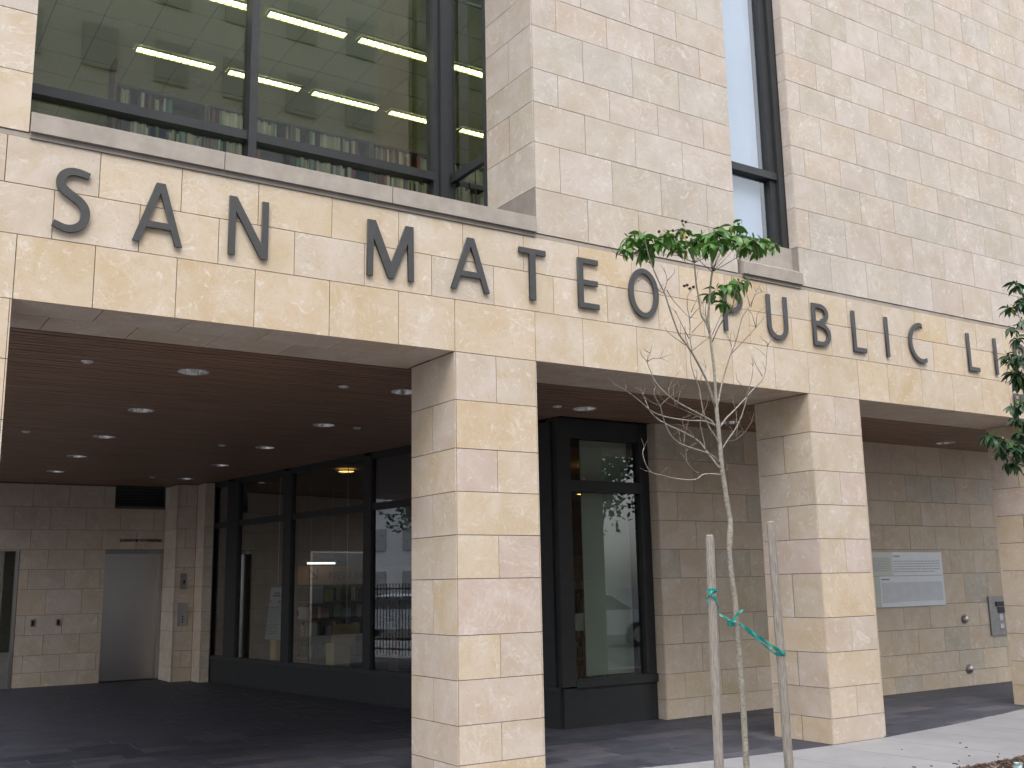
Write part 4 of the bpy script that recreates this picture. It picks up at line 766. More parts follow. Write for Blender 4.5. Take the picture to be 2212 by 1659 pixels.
# ================================================================ STOREFRONT (oblique glass wall in the first opening)
P0 = Vector((2.85, 2.6, 0)); D = Vector((-.13, 1, 0)).normalized(); NRM = Vector((-1, -.13, 0)).normalized()
def sfy(y): return P0+D*((y-2.6)/D.y)
sf = thing('storefront', 'dark framed glass wall running back from the second opening to the elevator pier', 'glass wall', (2.2, 7, 0))
def ob(name, ya, yb, z0, z1, d0, d1, mat, parent=sf):
    a, b = sfy(ya), sfy(yb); c = (a+b)/2+NRM*((d0+d1)/2); c.z = (z0+z1)/2
    return MB().obox(c, (b-a)/2, NRM*((d1-d0)/2), (0, 0, (z1-z0)/2)).build(name, mat, parent)
mull = [(2.66, 2.86), (4.35, 4.58), (6.44, 6.63), (8.75, 9.0), (10.61, 11.03), (11.70, 11.93)]
ob('knee_wall', 2.62, 11.93, 0.0, .40, -.12, .03, FRAME); ob('sill_rail', 2.62, 11.93, .401, .45, -.12, .055, FRAME_U)
for a, b in mull:
    ob('mullion', a, b, .451, 3.45, -.10, .045, FRAME)
for (a, b), (c, d) in zip(mull, mull[1:]):
    ob('transom', b+.002, c-.002, 2.66, 2.76, -.08, .02, FRAME)
    ob('pane', b+.002, c-.002, .452, 2.658, -.01, 0, GLASS_D); ob('pane', b+.002, c-.002, 2.762, 3.40, -.01, 0, GLASS_D)
    ob('head_rail', b+.002, c-.002, 3.402, 3.49, -.08, .03, FRAME)
# dark window facing the street in the second opening
bw2 = thing('arcade_window', 'tall dark framed window facing the street between first and second pillars', 'window', (3.4, 2.6, 0))
def fb(n, *a, m=FRAME): return MB().box(*a).build(n, m, bw2)
fb('corner_post', 2.83, 3.02, 2.56, 2.76, .45, 3.49); fb('base_panel', 2.86, 4.215, 2.585, 2.75, 0, .43); fb('sill_rail', 3.022, 4.215, 2.555, 2.75, .432, .525)
fb('jamb', 4.07, 4.215, 2.58, 2.75, .527, 3.49); fb('head', 3.022, 4.068, 2.58, 2.75, 3.27, 3.49); fb('transom', 3.022, 4.068, 2.58, 2.75, 2.64, 2.77)
fb('pane', 3.022, 4.068, 2.64, 2.65, .527, 2.638, m=GLASS_D); fb('pane', 3.022, 4.068, 2.64, 2.65, 2.772, 3.268, m=GLASS_D)
fb('inner_panel', 3.34, 4.055, 2.80, 2.812, .53, 3.30, m=CURTAIN)
fb('latch', 3.20, 3.23, 2.565, 2.579, 2.775, 2.80, m=STEEL_D)
# interior shell
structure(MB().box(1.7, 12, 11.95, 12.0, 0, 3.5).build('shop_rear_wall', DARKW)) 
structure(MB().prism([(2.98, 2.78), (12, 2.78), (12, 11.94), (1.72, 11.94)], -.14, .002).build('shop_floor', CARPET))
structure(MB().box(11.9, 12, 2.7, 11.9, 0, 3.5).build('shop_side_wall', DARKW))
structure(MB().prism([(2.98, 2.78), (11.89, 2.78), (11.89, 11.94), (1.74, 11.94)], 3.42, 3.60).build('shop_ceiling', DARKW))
for x, y, lab in ((2.62, 8.0, 'warm lit recessed lamp seen through the upper panes farther in'), (3.75, 7.6, 'warm lit recessed lamp seen through the upper pane beside the first pillar'), (5.8, 6.0, 'warm lit recessed lamp seen through the narrow gap of the dark window')):
    t = thing('recessed_lamp', lab, 'lamp', (x, y, 3.36)); z = 3.38 if x < 5 else 2.96
    MB().lathe((x, y, z), [(.0001, 0), (.12, 0), (.13, .012)], 16).build('lamp_disc', WARM, t)
    MB().lathe((x, y, z), [(.132, -.004), (.16, .0), (.16, .015)], 16).build('trim_ring', STEEL_D, t)
    if z < 3: MB().lathe((x, y, z+.016), [(.01, 0), (.01, .42)], 8).build('pendant_rod', STEEL_D, t)
# NEW BOOKS fascia with shelves
t = thing('new_books_display', 'book display behind the glass under an ochre fascia reading NEW BOOKS', 'display shelf', (4, 11, 0))
MB().box(2.7, 6.2, 11.0, 11.05, 1.64, 1.97).build('fascia', ORANGE, t)
me = text_mesh('t', 'NEW BOOKS', .20, BLACKP, .002); o = bpy.data.objects.new('fascia_lettering', me); COL.objects.link(o); o.rotation_euler = (R(90), 0, 0); o.location = (3.62, 10.994, 1.73)
o.parent = t; o.matrix_parent_inverse = t.matrix_basis.inverted()
am = MB(); am.obox((3.31, 10.994, 1.845), (.085, 0, -.085), (.009, 0, .009), (0, .002, 0)); am.box(3.22, 3.42, 10.992, 10.996, 1.735, 1.752); am.box(3.402, 3.42, 10.990, 10.9915, 1.752, 1.93); am.build('arrow_mark', BLACKP, t)
for z in (.35, .72, 1.02, 1.34): MB().box(2.7, 6.2, 11.0, 11.3, z-.02, z).build('shelf', WOODB, t)
for x in (2.68, 3.85, 5.02, 6.2): MB().box(x, x+.03, 10.99, 11.3, 0, 1.635).build('divider', WOODB, t)
MB().box(2.7, 6.2, 11.31, 11.33, 0, 1.64).build('back_panel', BLACKP, t)
bm = MB()
for z in (.36, .73, 1.03, 1.35):
    x = 2.75
    while x < 6.1:
        if random.random() < .25: x += random.uniform(.05, .2); continue
        ww = random.uniform(.02, .05) if random.random() < .7 else random.uniform(.12, .18)
        bm.box(x, x+ww-.004, 11.03, 11.2, z, z+random.uniform(.17, .25), random.randrange(8)); x += ww
bm.build('books', BC, t, kind='stuff')
tag(MB().box(3.14, 3.40, 10.70, 10.705, 1.31, 1.61).build('notice_sheet', PAPER), 'pale printed notice sheet behind the glass in front of the shelves', 'notice')
tag(MB().box(3.44, 3.61, 10.70, 10.74, 1.34, 1.56).build('yellow_book', simple('yellow_cover', (.45, .45, .10), .6)), 'yellow book standing face out right of the pale notice', 'book')
t = thing('strip_light', 'white lit strip light above the ochre NEW BOOKS fascia', 'lamp', (3.36, 10.7, 2.02))
MB().box(3.10, 3.62, 10.68, 10.74, 2.0, 2.03).build('lamp_tube', LAMP2, t); MB().box(3.08, 3.64, 10.66, 10.76, 2.031, 2.06).build('housing', WHITEP, t)
for x in (3.15, 3.57): MB().box(x, x+.01, 10.70, 10.71, 2.061, 3.40).build('suspension_rod', STEEL_D, t)
# hanging poster and cardboard boxes in the window
t = thing('hanging_poster', 'pale blue tapered information poster hung on a rod behind the glass', 'poster', (2.1, 9.6, .75))
MB().prism([(1.94, .78), (2.21, .75), (2.20, 1.65), (2.03, 1.65)], 9.60, 9.606, 'y').build('poster_sheet', BLUEP, t)
MB().box(2.02, 2.205, 9.592, 9.599, 1.60, 1.655).build('header_strip', simple('poster_header', (.13, .24, .26), .5), t)
mb = MB()
for k in range(13):
    z = 1.28-.035*k; mb.box(1.99-.0035*k, 2.18-random.uniform(0, .05), 9.595, 9.598, z, z+.009)
mb.build('printed_lines', simple('print_blue_grey', (.13, .22, .30), .7), t, kind='stuff')
mb = MB(); mb.box(2.07, 2.17, 9.595, 9.598, 1.50, 1.52); mb.box(2.06, 2.185, 9.595, 9.598, 1.455, 1.485); mb.build('printed_title', simple('print_navy', (.03, .07, .14), .7), t)
for (x, z) in ((2.01, 1.38), (2.17, 1.37)): MB().lathe((x, 9.594, z), [(.0001, 0), (.028, .001), (.028, .004)], 9, axis='y').build('flower_print', simple('print_gold', (.35, .28, .08), .7), t)
MB().lathe((2.14, 9.6, 1.655), [(.006, 0), (.006, 1.80)], 6).build('hanging_rod', WHITEP, t)
t = thing('hanging_board', 'plain cardboard board hung on a white rod behind the glass', 'board', (2.45, 7.6, .75))
MB().prism([(2.24, .77), (2.61, .735), (2.64, 1.03), (2.265, 1.05)], 7.60, 7.612, 'y').build('board', CARD, t); MB().lathe((2.48, 7.605, 1.05), [(.006, 0), (.006, 2.35)], 6).build('hanging_rod', WHITEP, t)
def boxthing(x0, x1, y0, y1, z0, z1, lab):
    t = thing('cardboard_box', lab, 'box', ((x0+x1)/2, y0, z0), 'cardboard boxes in the window')
    MB().box(x0, x1, y0, y1, z0, z1).build('carton', CARD, t); MB().box((x0+x1)/2-.02, (x0+x1)/2+.02, y0-.001, y1+.001, z1-.002, z1+.001).build('tape', WOODB, t)
    MB().box(x0+.002, x1-.002, y0-.002, y0, z1-.012, z1-.006).build('lid_seam', WOODB, t)
MB_ = tag(MB().box(2.28, 3.2, 7.62, 8.1, .30, .345).build('display_ledge', WOODB), 'low ledge under the cardboard boxes behind the glass', 'ledge')
boxthing(2.30, 2.56, 7.66, 7.95, .35, .76, 'upright cardboard box below the hanging board')
boxthing(2.14, 2.20+.1, 9.62, 9.9, .35, .76, 'cardboard box behind the lower edge of the blue poster')
# reading corner seen through the dark window
t = thing('table_lamp', 'white shaded table lamp seen through the dark arcade window', 'lamp', (4.35, 4.2, .58))
MB().lathe((4.35, 4.2, .97), [(.14, 0), (.10, .22)], 20).build('lamp_shade', WHITEP, t, smooth=True); MB().lathe((4.35, 4.2, .60), [(.06, 0), (.06, .015), (.012, .02), (.012, .42)], 12).build('lamp_stand', WOODB, t)
t = thing('side_table', 'small wooden table under the white shaded lamp', 'table', (4.4, 4.2, 0))
MB().box(4.1, 4.55, 4.0, 4.4, .55, .59).build('tabletop', WOODB, t)
for x in (4.12, 4.5): 
    for y in (4.02, 4.36): MB().box(x, x+.03, y, y+.03, 0, .549).build('leg', WOODB, t)
bookcase(5.2, 6.0, 0, 2.0, 5, 'bookcase with ochre top band seen through the dark arcade window', mats=WOODB)
MB().box(5.19, 6.21, 5.98, 5.998, 1.62, 1.80).build('fascia', ORANGE, [o for o in COL.objects if o.get('label', '').startswith('bookcase with ochre')][0])

# ================================================================ ITEMS ON THE ARCADE BACK WALL
t = thing('donor_plaque', 'large pale glass donor plaque with printed text on the shaded back wall', 'plaque', (8.9, 2.45, 1.17))
PL = simple('pale_plaque_glass', (.84, .88, .92), .12, var=.03, spec=.8)
PL2 = simple('pale_plaque_glass_green', (.66, .70, .63), .15, var=.03, spec=.8)
y0 = 2.425
MB().box(8.505, 9.64, y0, y0+.012, 1.606, 1.935).build('plaque_panel', PL, t); MB().box(7.75, 8.50, y0, y0+.012, 1.606, 1.935).build('plaque_panel', PL2, t)
MB().box(8.20, 9.64, y0, y0+.012, 1.175, 1.60).build('plaque_panel', PL, t); MB().box(7.75, 8.195, y0, y0+.012, 1.175, 1.60).build('plaque_panel', PL2, t)
MB().box(7.74, 9.645, y0+.014, y0+.022, 1.17, 1.94).build('backing', STEEL_D, t)
INK = simple('grey_print', (.42, .43, .47), .7); INK2 = simple('dark_print', (.05, .055, .075), .7)
def ptxt(s, x, z, size, mat=INK, wmax=None):
    me = text_mesh('t', s, size, mat, .0006); o = bpy.data.objects.new('printed_text', me); COL.objects.link(o); o.rotation_euler = (R(90), 0, 0); o.location = (x, y0-.0015, z)
    if wmax:
        mx = max(v.co.x for v in me.vertices); o.scale = (wmax/mx, 1, 1)
    o.parent = t; o.matrix_parent_inverse = t.matrix_basis.inverted()
ptxt('DONORS', 8.53, 1.865, .034, INK2); ptxt('SUPPORTERS', 8.235, 1.545, .030, INK2)
for k, s in enumerate(['Rotary Club of San Mateo', 'Foundation Saint Albans Fund', 'Peninsula Borough Properties', 'Foundation Memorial Foundation', 'Community Board of Directors', 'of Sidney Monroe and A']): ptxt(s, 7.86, 1.835-.033*k, .030, INK, .60)
mb = MB()
def wordline(x0, x1, z, h):
    x = x0
    while x < x1:
        wl = random.uniform(.015, .06); mb.box(x, min(x+wl, x1), y0-.002, y0-.001, z, z+h); x += wl+random.uniform(.006, .014)
for k in range(5): wordline(8.53, 9.58 if k < 4 else 9.45, 1.80-.036*k, .012)
for k in range(22): wordline(8.235, 9.60 if k < 21 else 8.6, 1.505-.0128*k, .0045)
mb.build('printed_lines', INK, t, kind='stuff')
for z, lab in ((.955, 'upper round metal knob set in the back wall below the plaque'), (.24, 'lower round metal knob near the floor of the back wall')):
    t = thing('round_fitting', lab, 'wall fitting', (10.08, 2.45, z), 'round fittings on the back wall')
    MB().lathe((10.08, 2.41, z), [(.0001, -.012), (.03, -.01), (.05, .0), (.055, .02), (.055, .038)], 20, axis='y').build('dome', STEEL, t, smooth=True); MB().lathe((10.08, 2.448, z), [(.0001, -.004), (.075, -.004), (.075, .001)], 20, axis='y').build('escutcheon', STEEL_D, t)
t = thing('entry_panel', 'grey metal entry phone panel half hidden behind the right hand pillar', 'panel', (11, 2.45, .7))
MB().box(10.70, 11.2, 2.425, 2.449, .69, 1.27).build('face_plate', STEEL_D, t); MB().box(10.86, 11.12, 2.41, 2.424, 1.12, 1.19).build('hood', FRAME, t); MB().box(10.90, 11.1, 2.416, 2.424, 1.02, 1.11).build('keypad', BLACKP, t)
MB().lathe((10.97, 2.42, .955), [(.0001, 0), (.05, .001), (.05, .004)], 14, axis='y').build('round_sticker', PAPER, t); MB().box(10.93, 11.02, 2.42, 2.424, .78, .86).build('notice_sticker', PAPER, t); MB().box(10.93, 11.02, 2.418, 2.4195, .775, .79).build('red_strip', BC[2], t)

# ================================================================ CEILING FITTINGS
def downlight(x, y, lab):
    t = thing('downlight', lab, 'downlight', (x, y, 3.49), 'recessed downlights in the wood ceiling')
    return t
CH2 = STEEL_D
d0 = thing('downlight', 'x', 'downlight', (0, 0, 3.492), 'recessed downlights in the wood ceiling')
MB().lathe((0, 0, 0), [(.120, -.003), (.133, -.006), (.136, .0)], 28).build('trim_ring', WHITEP, d0, smooth=True, centre=False)
MB().lathe((0, 0, 0), [(.120, -.003), (.112, .04), (.095, .10)], 28).build('reflector', CHROME, d0, smooth=True, centre=False)
MB().lathe((0, 0, .10), [(.0001, 0), (.095, 0)], 28).build('lens', BLACKP, d0, centre=False)
for c in d0.children: c.matrix_parent_inverse = Matrix()
for k, (x, y, s) in enumerate(DL):
    lab = 'round recessed chrome downlight '+s
    if k == 0: d0.location = (x, y, 3.492); d0['label'] = lab
    else: dup(d0, (x, y, 3.492), lab)
e0 = thing('ceiling_detector', 'x', 'detector', (0, 0, 3.492), 'small white discs on the wood ceiling')
MB().lathe((0, 0, 0), [(.0001, -.022), (.035, -.018), (.052, -.002)], 20).build('disc', WHITEP, e0, smooth=True, centre=False)
for c in e0.children: c.matrix_parent_inverse = Matrix()
DT = [(-2.473, 1.854, 'left of the nearest downlight'), (-2.283, 6.304, 'at the far left of the ceiling'), (.166, 6.54, 'deep in the middle of the ceiling'), (.395, 11.02, 'by the elevator wall'), (-.128, 1.916, 'left of the first pillar top'), (1.117, 4.33, 'right of the second row downlights'), (2.401, 1.928, 'beside the downlight in the second opening')]
for k, (x, y, s) in enumerate(DT):
    lab = 'small white ceiling disc '+s
    if k == 0: e0.location = (x, y, 3.492); e0['label'] = lab
    else: dup(e0, (x, y, 3.492), lab)
# ================================================================ YOUNG TREE WITH STAKES
TREE = json.loads(TREEJSON)
def leaf_mesh(name, mat, l=.1, w=.016, droop=.25, n=5):
    vs, fs = [], []
    for i in range(n+1):
        t = i/n; ww = w*math.sin(math.pi*min(1, t*.93+.05))**.8*(1.25-.5*abs(t-.55)) if 0 < i < n else (.0015 if i == 0 else .0003)
        x = l*t; z = -droop*l*t*t
        vs += [(x, -ww, z+ww*.35), (x, 0, z), (x, ww, z+ww*.35)]
    for i in range(n):
        a = 3*i; fs += [(a, a+1, a+4, a+3), (a+1, a+2, a+5, a+4)]
    me = bpy.data.meshes.new(name); me.from_pydata(vs, [], fs); me.materials.append(mat)
    me.polygons.foreach_set('use_smooth', [True]*len(me.polygons)); return me
LM = [leaf_mesh('leaf', LEAF, .115, .022, .35), leaf_mesh('leaf', LEAF, .13, .024, .6), leaf_mesh('leaf', LEAF, .10, .020, .15)]
LMY = leaf_mesh('leaf', LEAF_Y, .09, .014, .3); LMN = leaf_mesh('leaf', LEAF_N, .055, .008, -.1)
LMD = [leaf_mesh('leaf', LEAF_D, .115, .019, .35), leaf_mesh('leaf', LEAF_D, .13, .020, .5)]
def rosette(parent, c, s, n, ms, young=4, yellow=.04, budget=None, merged=None):
    c = Vector(c); a0 = random.uniform(0, 6.28)
    tot = n+young
    for i in range(tot):
        a = a0+i*2.399+random.uniform(-.3, .3)
        y_ = i >= n
        me = LMN if y_ else (LMY if random.random() < yellow else random.choice(ms))
        el = random.uniform(.5, 1.3) if y_ else random.uniform(-.95, .25)
        if not y_ and me is LMY: el = -1.1
        sc = s*random.uniform(.72, 1.12)
        mt = Matrix.Translation(c+Vector((0, 0, random.uniform(-.02, .01)))) @ Matrix.Rotation(a, 4, 'Z') @ Matrix.Rotation(-el, 4, 'Y') @ Matrix.Rotation(random.uniform(-.5, .5), 4, 'X') @ Matrix.Translation((.006, 0, 0)) @ Matrix.Scale(sc, 4)
        if merged is not None:
            merged.add([tuple(mt @ v.co) for v in me.vertices], [tuple(p.vertices) for p in me.polygons], 1 if me in (LMY,) else 0); continue
        o = bpy.data.objects.new('leaf', me); COL.objects.link(o); o.parent = parent; o.matrix_parent_inverse = parent.matrix_basis.inverted(); o.matrix_basis = mt
T = TREE['trunk']
tr = thing('young_tree', 'thin young tree with a flat leafy top, tied between two stakes before the lettering', 'tree', (T[0][0], T[0][1], 0))
# densify trunk a little for irregularity
def dens(P, k=3, wob=.0):
    Q = []
    for i in range(len(P)-1):
        p0, p1, p2, p3 = P[max(0, i-1)], P[i], P[i+1], P[min(len(P)-1, i+2)]
        for j in range(k):
            t = j/k; q = [.5*((2*p1[a])+(-p0[a]+p2[a])*t+(2*p0[a]-5*p1[a]+4*p2[a]-p3[a])*t*t+(-p0[a]+3*p1[a]-3*p2[a]+p3[a])*t**3) for a in range(4)]
            q[3] = max(q[3], .0008); Q.append(q)
    Q.append(P[-1]); return Q
MB().tube(dens(T, 4), 12, wob=.05).build('trunk', BARK, tr, smooth=True)
extra = []
for b in TREE['twigs']+TREE['branches']:
    p, q = Vector(b[-1][:3]), Vector(b[-2][:3]); d = (p-q).normalized()
    for k in range(random.choice((1, 2, 3))):
        e = (d+Vector((random.uniform(-.9, .9), random.uniform(-.9, .9), random.uniform(-.3, .9)))).normalized()*random.uniform(.03, .09)
        extra.append([[*p, .0011], [*(p+e*.5+Vector((0, 0, .004))), .0009], [*(p+e), .0006]])
    if len(b) > 3:
        for k in range(2):
            i = random.randrange(1, len(b)-1); p = Vector(b[i][:3])
            e = Vector((random.uniform(-1, 1), random.uniform(-.8, .8), random.uniform(.1, 1))).normalized()*random.uniform(.05, .16)
            extra.append([[*p, .0012], [*(p+e*.5+Vector((0, 0, .008))), .001], [*(p+e), .0006]])
TREE['twigs'] += extra
for b in TREE['branches']+TREE['twigs']:
    for q in b: q[3] *= 1.35
for b in TREE['branches']: MB().tube(dens(b, 3), 7, wob=.06).build('branch', BARK if b[0][3] > .0048 else TWIG, tr, smooth=True)
for b in TREE['twigs']: MB().tube(dens(b, 2), 5, wob=.08).build('twig', TWIG, tr, smooth=True)
for (x, y, z, s, n) in TREE['clusters']: rosette(tr, (x, y, z), s*.92, max(5, int(n*.88)), LM, young=1 if s < .9 else 2)
mg0 = MB()
for (x, y, z, s, n) in TREE['clusters']:
    for _ in range(1): rosette(tr, (x+random.uniform(-.05, .05), y+random.uniform(-.09, .09), z+random.uniform(-.03, .02)), s*.9, 6, LM, young=1, yellow=.03, merged=mg0)
mg0.build('foliage', [LEAF, LEAF_Y], tr, kind='stuff')
for (x, y, z) in TREE['fruits']: MB().lathe((x, y, z), [(.0001, -.011), (.008, -.008), (.012, 0), (.008, .008), (.0001, .010)], 8).build('seed_capsule', FRUITM, tr, smooth=True)
for k, (a, b) in enumerate(TREE['stakes']):
    a, b = Vector(a), Vector(b); d = (b-a).normalized(); base = a-d*((a.z+.1)/d.z)
    t = tag(None or MB().tube([(*base, .033), (*(base.lerp(b, .3)), .0325), (*(base.lerp(b, .6)), .0315), (*(b-d*.05), .030), (*(b-d*.008), .028), (*b, .022)], 12, wob=.02).build('tree_stake', STAKE, smooth=False),
        ['weathered grey wooden stake left of the young tree trunk', 'weathered grey wooden stake right of the young tree trunk, taller one'][k], 'stake', 'stakes holding the young tree')
# green tie tape
def tape(pts, w=.010, th=.0012, tw=0):
    m = MB(); P = [Vector(p) for p in pts]; Q = []
    for i in range(len(P)-1):
        p0, p1, p2, p3 = P[max(0, i-1)], P[i], P[i+1], P[min(len(P)-1, i+2)]
        for j in range(4):
            t = j/4; Q.append(.5*((2*p1)+(-p0+p2)*t+(2*p0-5*p1+4*p2-p3)*t*t+(-p0+3*p1-3*p2+p3)*t**3))
    Q.append(P[-1]); n = len(Q); vs = []
    for i, q in enumerate(Q):
        d = (Q[min(i+1, n-1)]-Q[max(i-1, 0)]).normalized(); s = d.cross(Vector((0, 1, 0))).normalized()
        a = tw*i/n+.25*math.sin(i*.9); s = s*math.cos(a)+Vector((0, 1, 0))*math.sin(a); nn = d.cross(s)
        ww = w*(1+.18*math.sin(i*1.7))
        vs += [q+s*ww+nn*th, q-s*ww+nn*th, q-s*ww-nn*th, q+s*ww-nn*th]
    fs = [(0, 1, 2, 3), (4*n-1, 4*n-2, 4*n-3, 4*n-4)]
    for i in range(n-1):
        for k in range(4): fs.append((4*i+k, 4*i+4+k, 4*i+4+(k+1) % 4, 4*i+(k+1) % 4))
    return m.add(vs, fs)
rb = TREE['rib']
tt = thing('tie_tape', 'green plastic tape tying the young tree trunk to its two stakes', 'tie tape', tuple(rb['a'][0]))
tape(rb['a'], .011, tw=1.0).build('tape_strand', RIBBON, tt); tape(rb['b'], .011).build('tape_strand', RIBBON, tt); tape(rb['c'], .005).build('tape_strand', RIBBON, tt)
tape(rb['tip'], .008, tw=.8).build('tape_end', RIBBON, tt); tape(rb['tailL'], .007, tw=.6).build('tape_end', RIBBON, tt); tape(rb['loopL'], .009, tw=1.5).build('bow', RIBBON, tt)
kx = (Vector(rb['knot'][0])+Vector(rb['knot'][1]))/2
MB().lathe((kx.x, TREE['trunk'][1][1], kx.z-.014), [(.0235, -.014), (.0245, -.005), (.0235, .006), (.025, .016), (.023, .026)], 16).build('wrap', RIBBON, tt, smooth=True)
def wrapstake(i, z, h=.012):
    a, b = map(Vector, TREE['stakes'][i]); f = (z-a.z)/(b.z-a.z); c = a.lerp(b, f); d = (b-a).normalized()
    MB().lathe((c.x, c.y, c.z-h), [(.0345, 0), (.0355, h), (.0345, 2*h)], 16).build('wrap', RIBBON, tt, smooth=True)
wrapstake(0, rb['loopL'][0][2]); wrapstake(1, rb['b'][-1][2]+.0, .013)

# ---- second tree at the right edge
t2 = thing('leafy_tree', 'leafy dark green young tree cut off by the right edge of the picture', 'tree', (5.35, -2.0, 0))
tk = [(5.42, -2.0, -.02, .035), (5.40, -2.0, 1.2, .03), (5.36, -2.0, 2.4, .026), (5.38, -2.0, 3.2, .02), (5.42, -1.98, 3.9, .012), (5.4, -2.0, 4.3, .006)]
MB().tube(dens([list(p) for p in tk], 4), 12, wob=.05).build('trunk', BARK, t2, smooth=True)
t2x = []
for (x, y, z, s, k) in TREE['t2']:
    h = max(1.9, z-.45*abs(5.4-x)-.12); tx = 5.38
    MB().tube(dens([[tx, -2.0, h, .008], [(tx+x)/2, (y-2)/2, h+(z-h)*.35, .005], [x, y, z-.01, .003]], 4), 6).build('branch', TWIG, t2, smooth=True)
    rosette(t2, (x, y, z), s*.95, 13, LMD, young=4, yellow=.01)
    t2x.append((x, y, z, s))
mg = MB()
for (x, y, z, s) in t2x:
    for _ in range(1): rosette(t2, (x+random.uniform(-.04, .1), y+random.uniform(-.12, .12), z+random.uniform(-.07, .05)), s, 9, LMD, young=2, yellow=.01, merged=mg)
for i in range(90):
    a = random.uniform(0, 6.28); r = .75*math.sqrt(random.random()); z = random.uniform(2.8, 4.3); r *= 1-.5*abs(z-3.6)/1.6
    x, y = 5.65+r*math.cos(a), -2.05+r*math.sin(a)*.9
    # keep the crown clear of the left part that the photograph shows empty
    lim = 5.12+.18*(1 if z > 4.3 else 0)+(.12 if z < 3.1 else 0)
    if x < lim+.16: x = lim+.2+random.uniform(0, .4)
    MB().tube([(5.39, -2.0, z-.35, .006), ((5.39+x)/2, (y-2)/2, z-.22, .004), (x, y, z, .0025)], 5).build('branch', TWIG, t2)
    rosette(t2, (x, y, z), random.uniform(.85, 1.1), 11, LMD, young=4, yellow=.01, merged=mg)
mg.build('foliage', [LEAF_D, LEAF_Y], t2, kind='stuff')
# crumpled litter in the mulch
lt = MB().lathe((4.21, -1.91, 0), [(.0001, 0), (.028, .0), (.034, .03), (.030, .055), (.036, .075)], 9)
lt.v = [(x+random.uniform(-.006, .006), y+random.uniform(-.006, .006), z+random.uniform(-.004, .004)) for x, y, z in lt.v]
tag(lt.build('litter_cup', simple('white_teal_plastic', (.45, .62, .62), .35, var=.3, vs_=18)), 'crumpled pale teal plastic cup lying in the mulch at the bottom right corner', 'litter')
mb = MB()
for k in range(7):
    a = k; mb.obox((4.985+.02*math.cos(a), .0-.012+.006*math.sin(a), .012), (.012*math.cos(a), .008*math.sin(a), .006), (-.003*math.sin(a), .003*math.cos(a), 0), (0, 0, .0008))
tag(mb.build('weed', LEAF_N), 'tiny green weed at the foot of the second pillar', 'weed')

# ================================================================ STREET BEHIND THE CAMERA (seen only in the glass)
def car(x, y, rz, col, label):
    t = thing('parked_car', label, 'car', (x, y, -.13), 'parked cars mirrored in the glass')
    prof = [(-2.2, .35), (-2.22, .65), (-2.05, .85), (-1.45, .95), (-.75, 1.38), (.0, 1.46), (.75, 1.40), (1.45, .98), (2.1, .82), (2.25, .6), (2.2, .32)]
    paint = simple('car_paint', col, .2, .3, var=.02)
    def fix(o): o.matrix_parent_inverse = Matrix(); return o
    body = [p for p in prof]; body[4:7] = []
    fix(MB().prism(body, -.87, .87, 'y').build('body', paint, t))
    cab = MB(); lo, hi = [(-1.42, .94), (1.42, .95)], [(-.72, 1.38), (0, 1.46), (.72, 1.40)]
    for s in (-1, 1): pass
    P = [(-1.42, -.80, .945), (1.42, -.80, .955), (1.42, .80, .955), (-1.42, .80, .945), (-.72, -.62, 1.37), (.72, -.62, 1.37), (.72, .62, 1.37), (-.72, .62, 1.37)]
    cab.add(P, [(0, 1, 5, 4), (1, 2, 6, 5), (2, 3, 7, 6), (3, 0, 4, 7)]); fix(cab.build('windows', GLASSCAR, t, centre=False))
    fix(MB().add([(-.74, -.64, 1.372), (.74, -.64, 1.372), (.74, .64, 1.372), (-.74, .64, 1.372), (-.5, -.5, 1.45), (.5, -.5, 1.45), (.5, .5, 1.45), (-.5, .5, 1.45)], [(3, 2, 1, 0), (4, 5, 6, 7), (0, 1, 5, 4), (1, 2, 6, 5), (2, 3, 7, 6), (3, 0, 4, 7)]).build('roof', paint, t, centre=False))
    for wx in (-1.4, 1.4):
        for s in (-1, 1):
            wh = fix(MB().lathe((wx, s*.88, .32), [(.0001, -.1), (.32, -.1), (.32, .1), (.0001, .1)], 18, axis='y').build('wheel', BLACKP, t, centre=False))
            rm = MB().lathe((wx, s*.99, .32), [(.0001, 0), (.2, 0)], 14, axis='y').build('rim', STEEL, wh, centre=False); rm.matrix_parent_inverse = Matrix()
    for s in (-1, 1):
        for a in (-.72, .72): fix(MB().obox((a*1.47, s*.71, 1.16), (.34*(-1 if a > 0 else 1), -s*.0, .21), (.03, 0, 0), (0, .02, 0)).build('window_pillar', paint, t, centre=False))
    t.rotation_euler.z = rz
    return t
GLASSCAR = simple('car_glass', (.02, .022, .025), .08, spec=.8)
car(13.0, -10.9, 0, (.75, .76, .78), 'white car parked across the street to the right, mirrored in the dark window')
car(-8.0, -11.2, 0, (.30, .31, .33), 'grey car parked across the street to the left behind the viewer')
car(-11.8, 21.5, R(60), (.62, .66, .74), 'silver blue car on the side street, mirrored in the storefront glass')
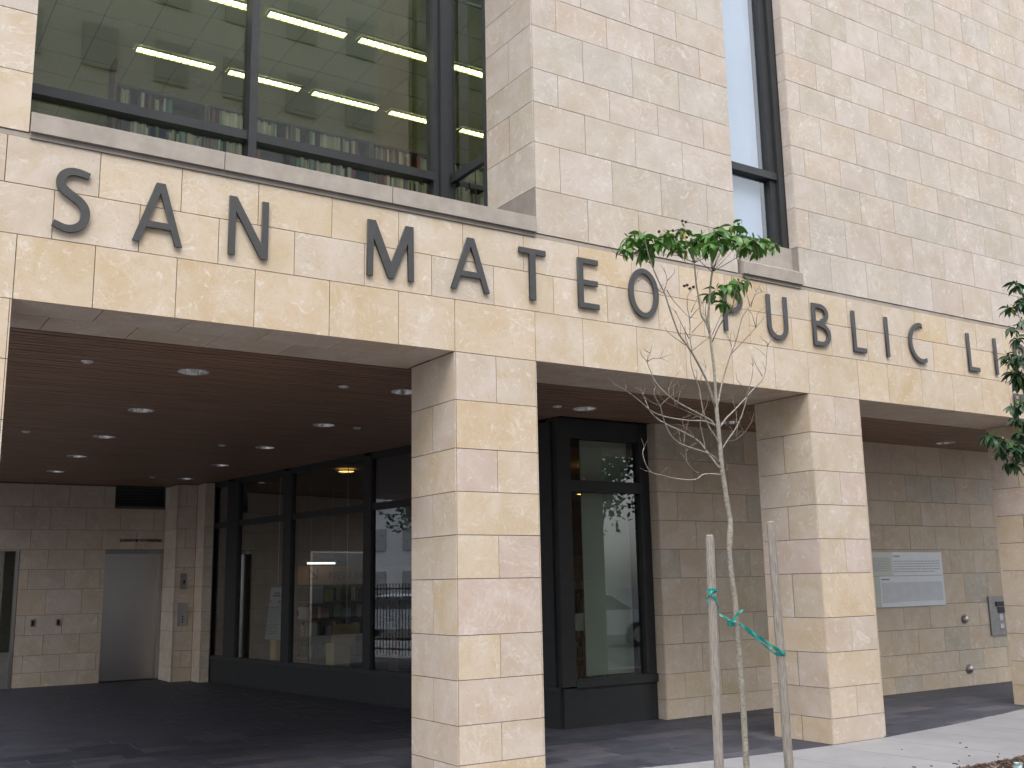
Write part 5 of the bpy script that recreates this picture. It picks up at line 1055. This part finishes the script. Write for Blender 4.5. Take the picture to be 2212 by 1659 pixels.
def bigtree(x, y, h, r, label, n=2600, spread=1.0):
    t = thing('street_tree', label, 'tree', (x, y, 0), 'street trees mirrored in the glass')
    P = [[x, y, -.1, .2], [x+.1, y, h*.25, .16], [x, y+.1, h*.5, .11], [x+.1, y, h*.8, .05]]
    MB().tube(dens(P, 3), 9).build('trunk', BARK, t, smooth=True)
    cs = [(x+random.gauss(0, r*.45), y+random.gauss(0, r*.45), h*random.uniform(.5, 1.0)) for _ in range(16)]
    for c in cs: MB().tube([(x+.05, y, max(1.5, h*.35), .06), ((x+c[0])/2, (y+c[1])/2, (h*.35+c[2])/2, .04), (*c, .015)], 5).build('limb', BARK, t)
    m_ = MB()
    for i in range(n):
        c = random.choice(cs); p = Vector((random.gauss(c[0], r*.22), random.gauss(c[1], r*.22), random.gauss(c[2], h*.07)))
        u = Vector((random.uniform(-1, 1), random.uniform(-1, 1), random.uniform(-.6, .6))).normalized()*random.uniform(.08, .18); v = u.cross(Vector((random.uniform(-1, 1), random.uniform(-1, 1), 1))).normalized()*random.uniform(.05, .1)
        m_.add([p-u, p+v, p+u, p-v], [(0, 1, 2, 3)])
    m_.build('foliage', LEAF_D, t, kind='stuff')
bigtree(9, -17.5, 7.5, 2.6, 'leafy street tree across the road to the right of the viewer')
bigtree(-3, -17.8, 8, 2.6, 'leafy street tree across the road straight behind the viewer')
bigtree(19, -17.8, 7, 2.8, 'leafy street tree across the road farthest to the right', 8000)
bigtree(13.8, -18.4, 6, 2.4, 'low leafy street tree across the road behind the white car', 8000)
bigtree(-18, 25, 6.5, 3.0, 'dark leafy tree on the side street, mirrored in the storefront glass')
bigtree(-9.5, 13.5, 6.5, 2.2, 'added dark leafy tree blocking sky light outside the open left side of the arcade', 5000)  # unseen tree, added to cut the sky light reaching the elevator wall
bigtree(-13, 30, 8, 3.0, 'dark leafy tree farther along the side street')
fn_ = thing('iron_fence', 'dark iron railing along the open left side of the arcade', 'fence', (-4.6, 12, 0))
MB().box(-4.62, -4.58, 4.5, 20, 1.50, 1.54).build('rail', FRAME, fn_); MB().box(-4.62, -4.58, 4.5, 20, .12, .16).build('rail', FRAME, fn_)
b0 = MB().box(-4.61, -4.59, 4.6, 4.62, 0, 1.64).build('bar', FRAME, fn_)
for k in range(1, 137):
    c = b0.copy(); COL.objects.link(c); c.location.y += .112*k
def building(x0, x1, y0, y1, h, wm, label, fy, floors, cols, facing='y'):
    t = thing('apartment_building', label, 'building', ((x0+x1)/2, (y0+y1)/2, 0))
    MB().box(x0, x1, y0, y1, -.1, h).build('wall', wm, t)
    gm = simple('far_window_glass', (.34, .36, .37), .2, spec=.8)
    MB().box(x0-.3, x1+.3, y0-.3, y1+.3, h+.002, h+.5).build('cornice', PRECAST, t)
    w0 = None; fh = h/floors
    for i in range(floors):
        for j in range(cols):
            if facing == 'y':
                wd = (x1-x0)/cols; xx = x0+wd*(j+.5); m_ = MB().box(xx-wd*.24, xx+wd*.24, fy, fy+.12, fh*i+fh*.3, fh*i+fh*.82)
            else:
                wd = (y1-y0)/cols; yy = y0+wd*(j+.5); m_ = MB().box(fy, fy+.12, yy-wd*.24, yy+wd*.24, fh*i+fh*.3, fh*i+fh*.82)
            if w0 is None: w0 = m_.build('window', gm, t); ref = Vector(w0.location)
            else:
                c = w0.copy(); COL.objects.link(c); c.location = Vector(((min(v[0] for v in m_.v)+max(v[0] for v in m_.v))/2, (min(v[1] for v in m_.v)+max(v[1] for v in m_.v))/2, min(v[2] for v in m_.v)))
building(-26, 24, -46, -30, 31, simple('pale_render', (.70, .69, .64), .9, var=.05), 'pale apartment block across the street, mirrored in the library window', -29.99, 9, 18)
building(-60, -42, 14, 60, 26, simple('white_render', (.70, .71, .72), .9, var=.05), 'white office block beyond the side street, mirrored in the storefront glass', -41.99, 8, 12, 'x')
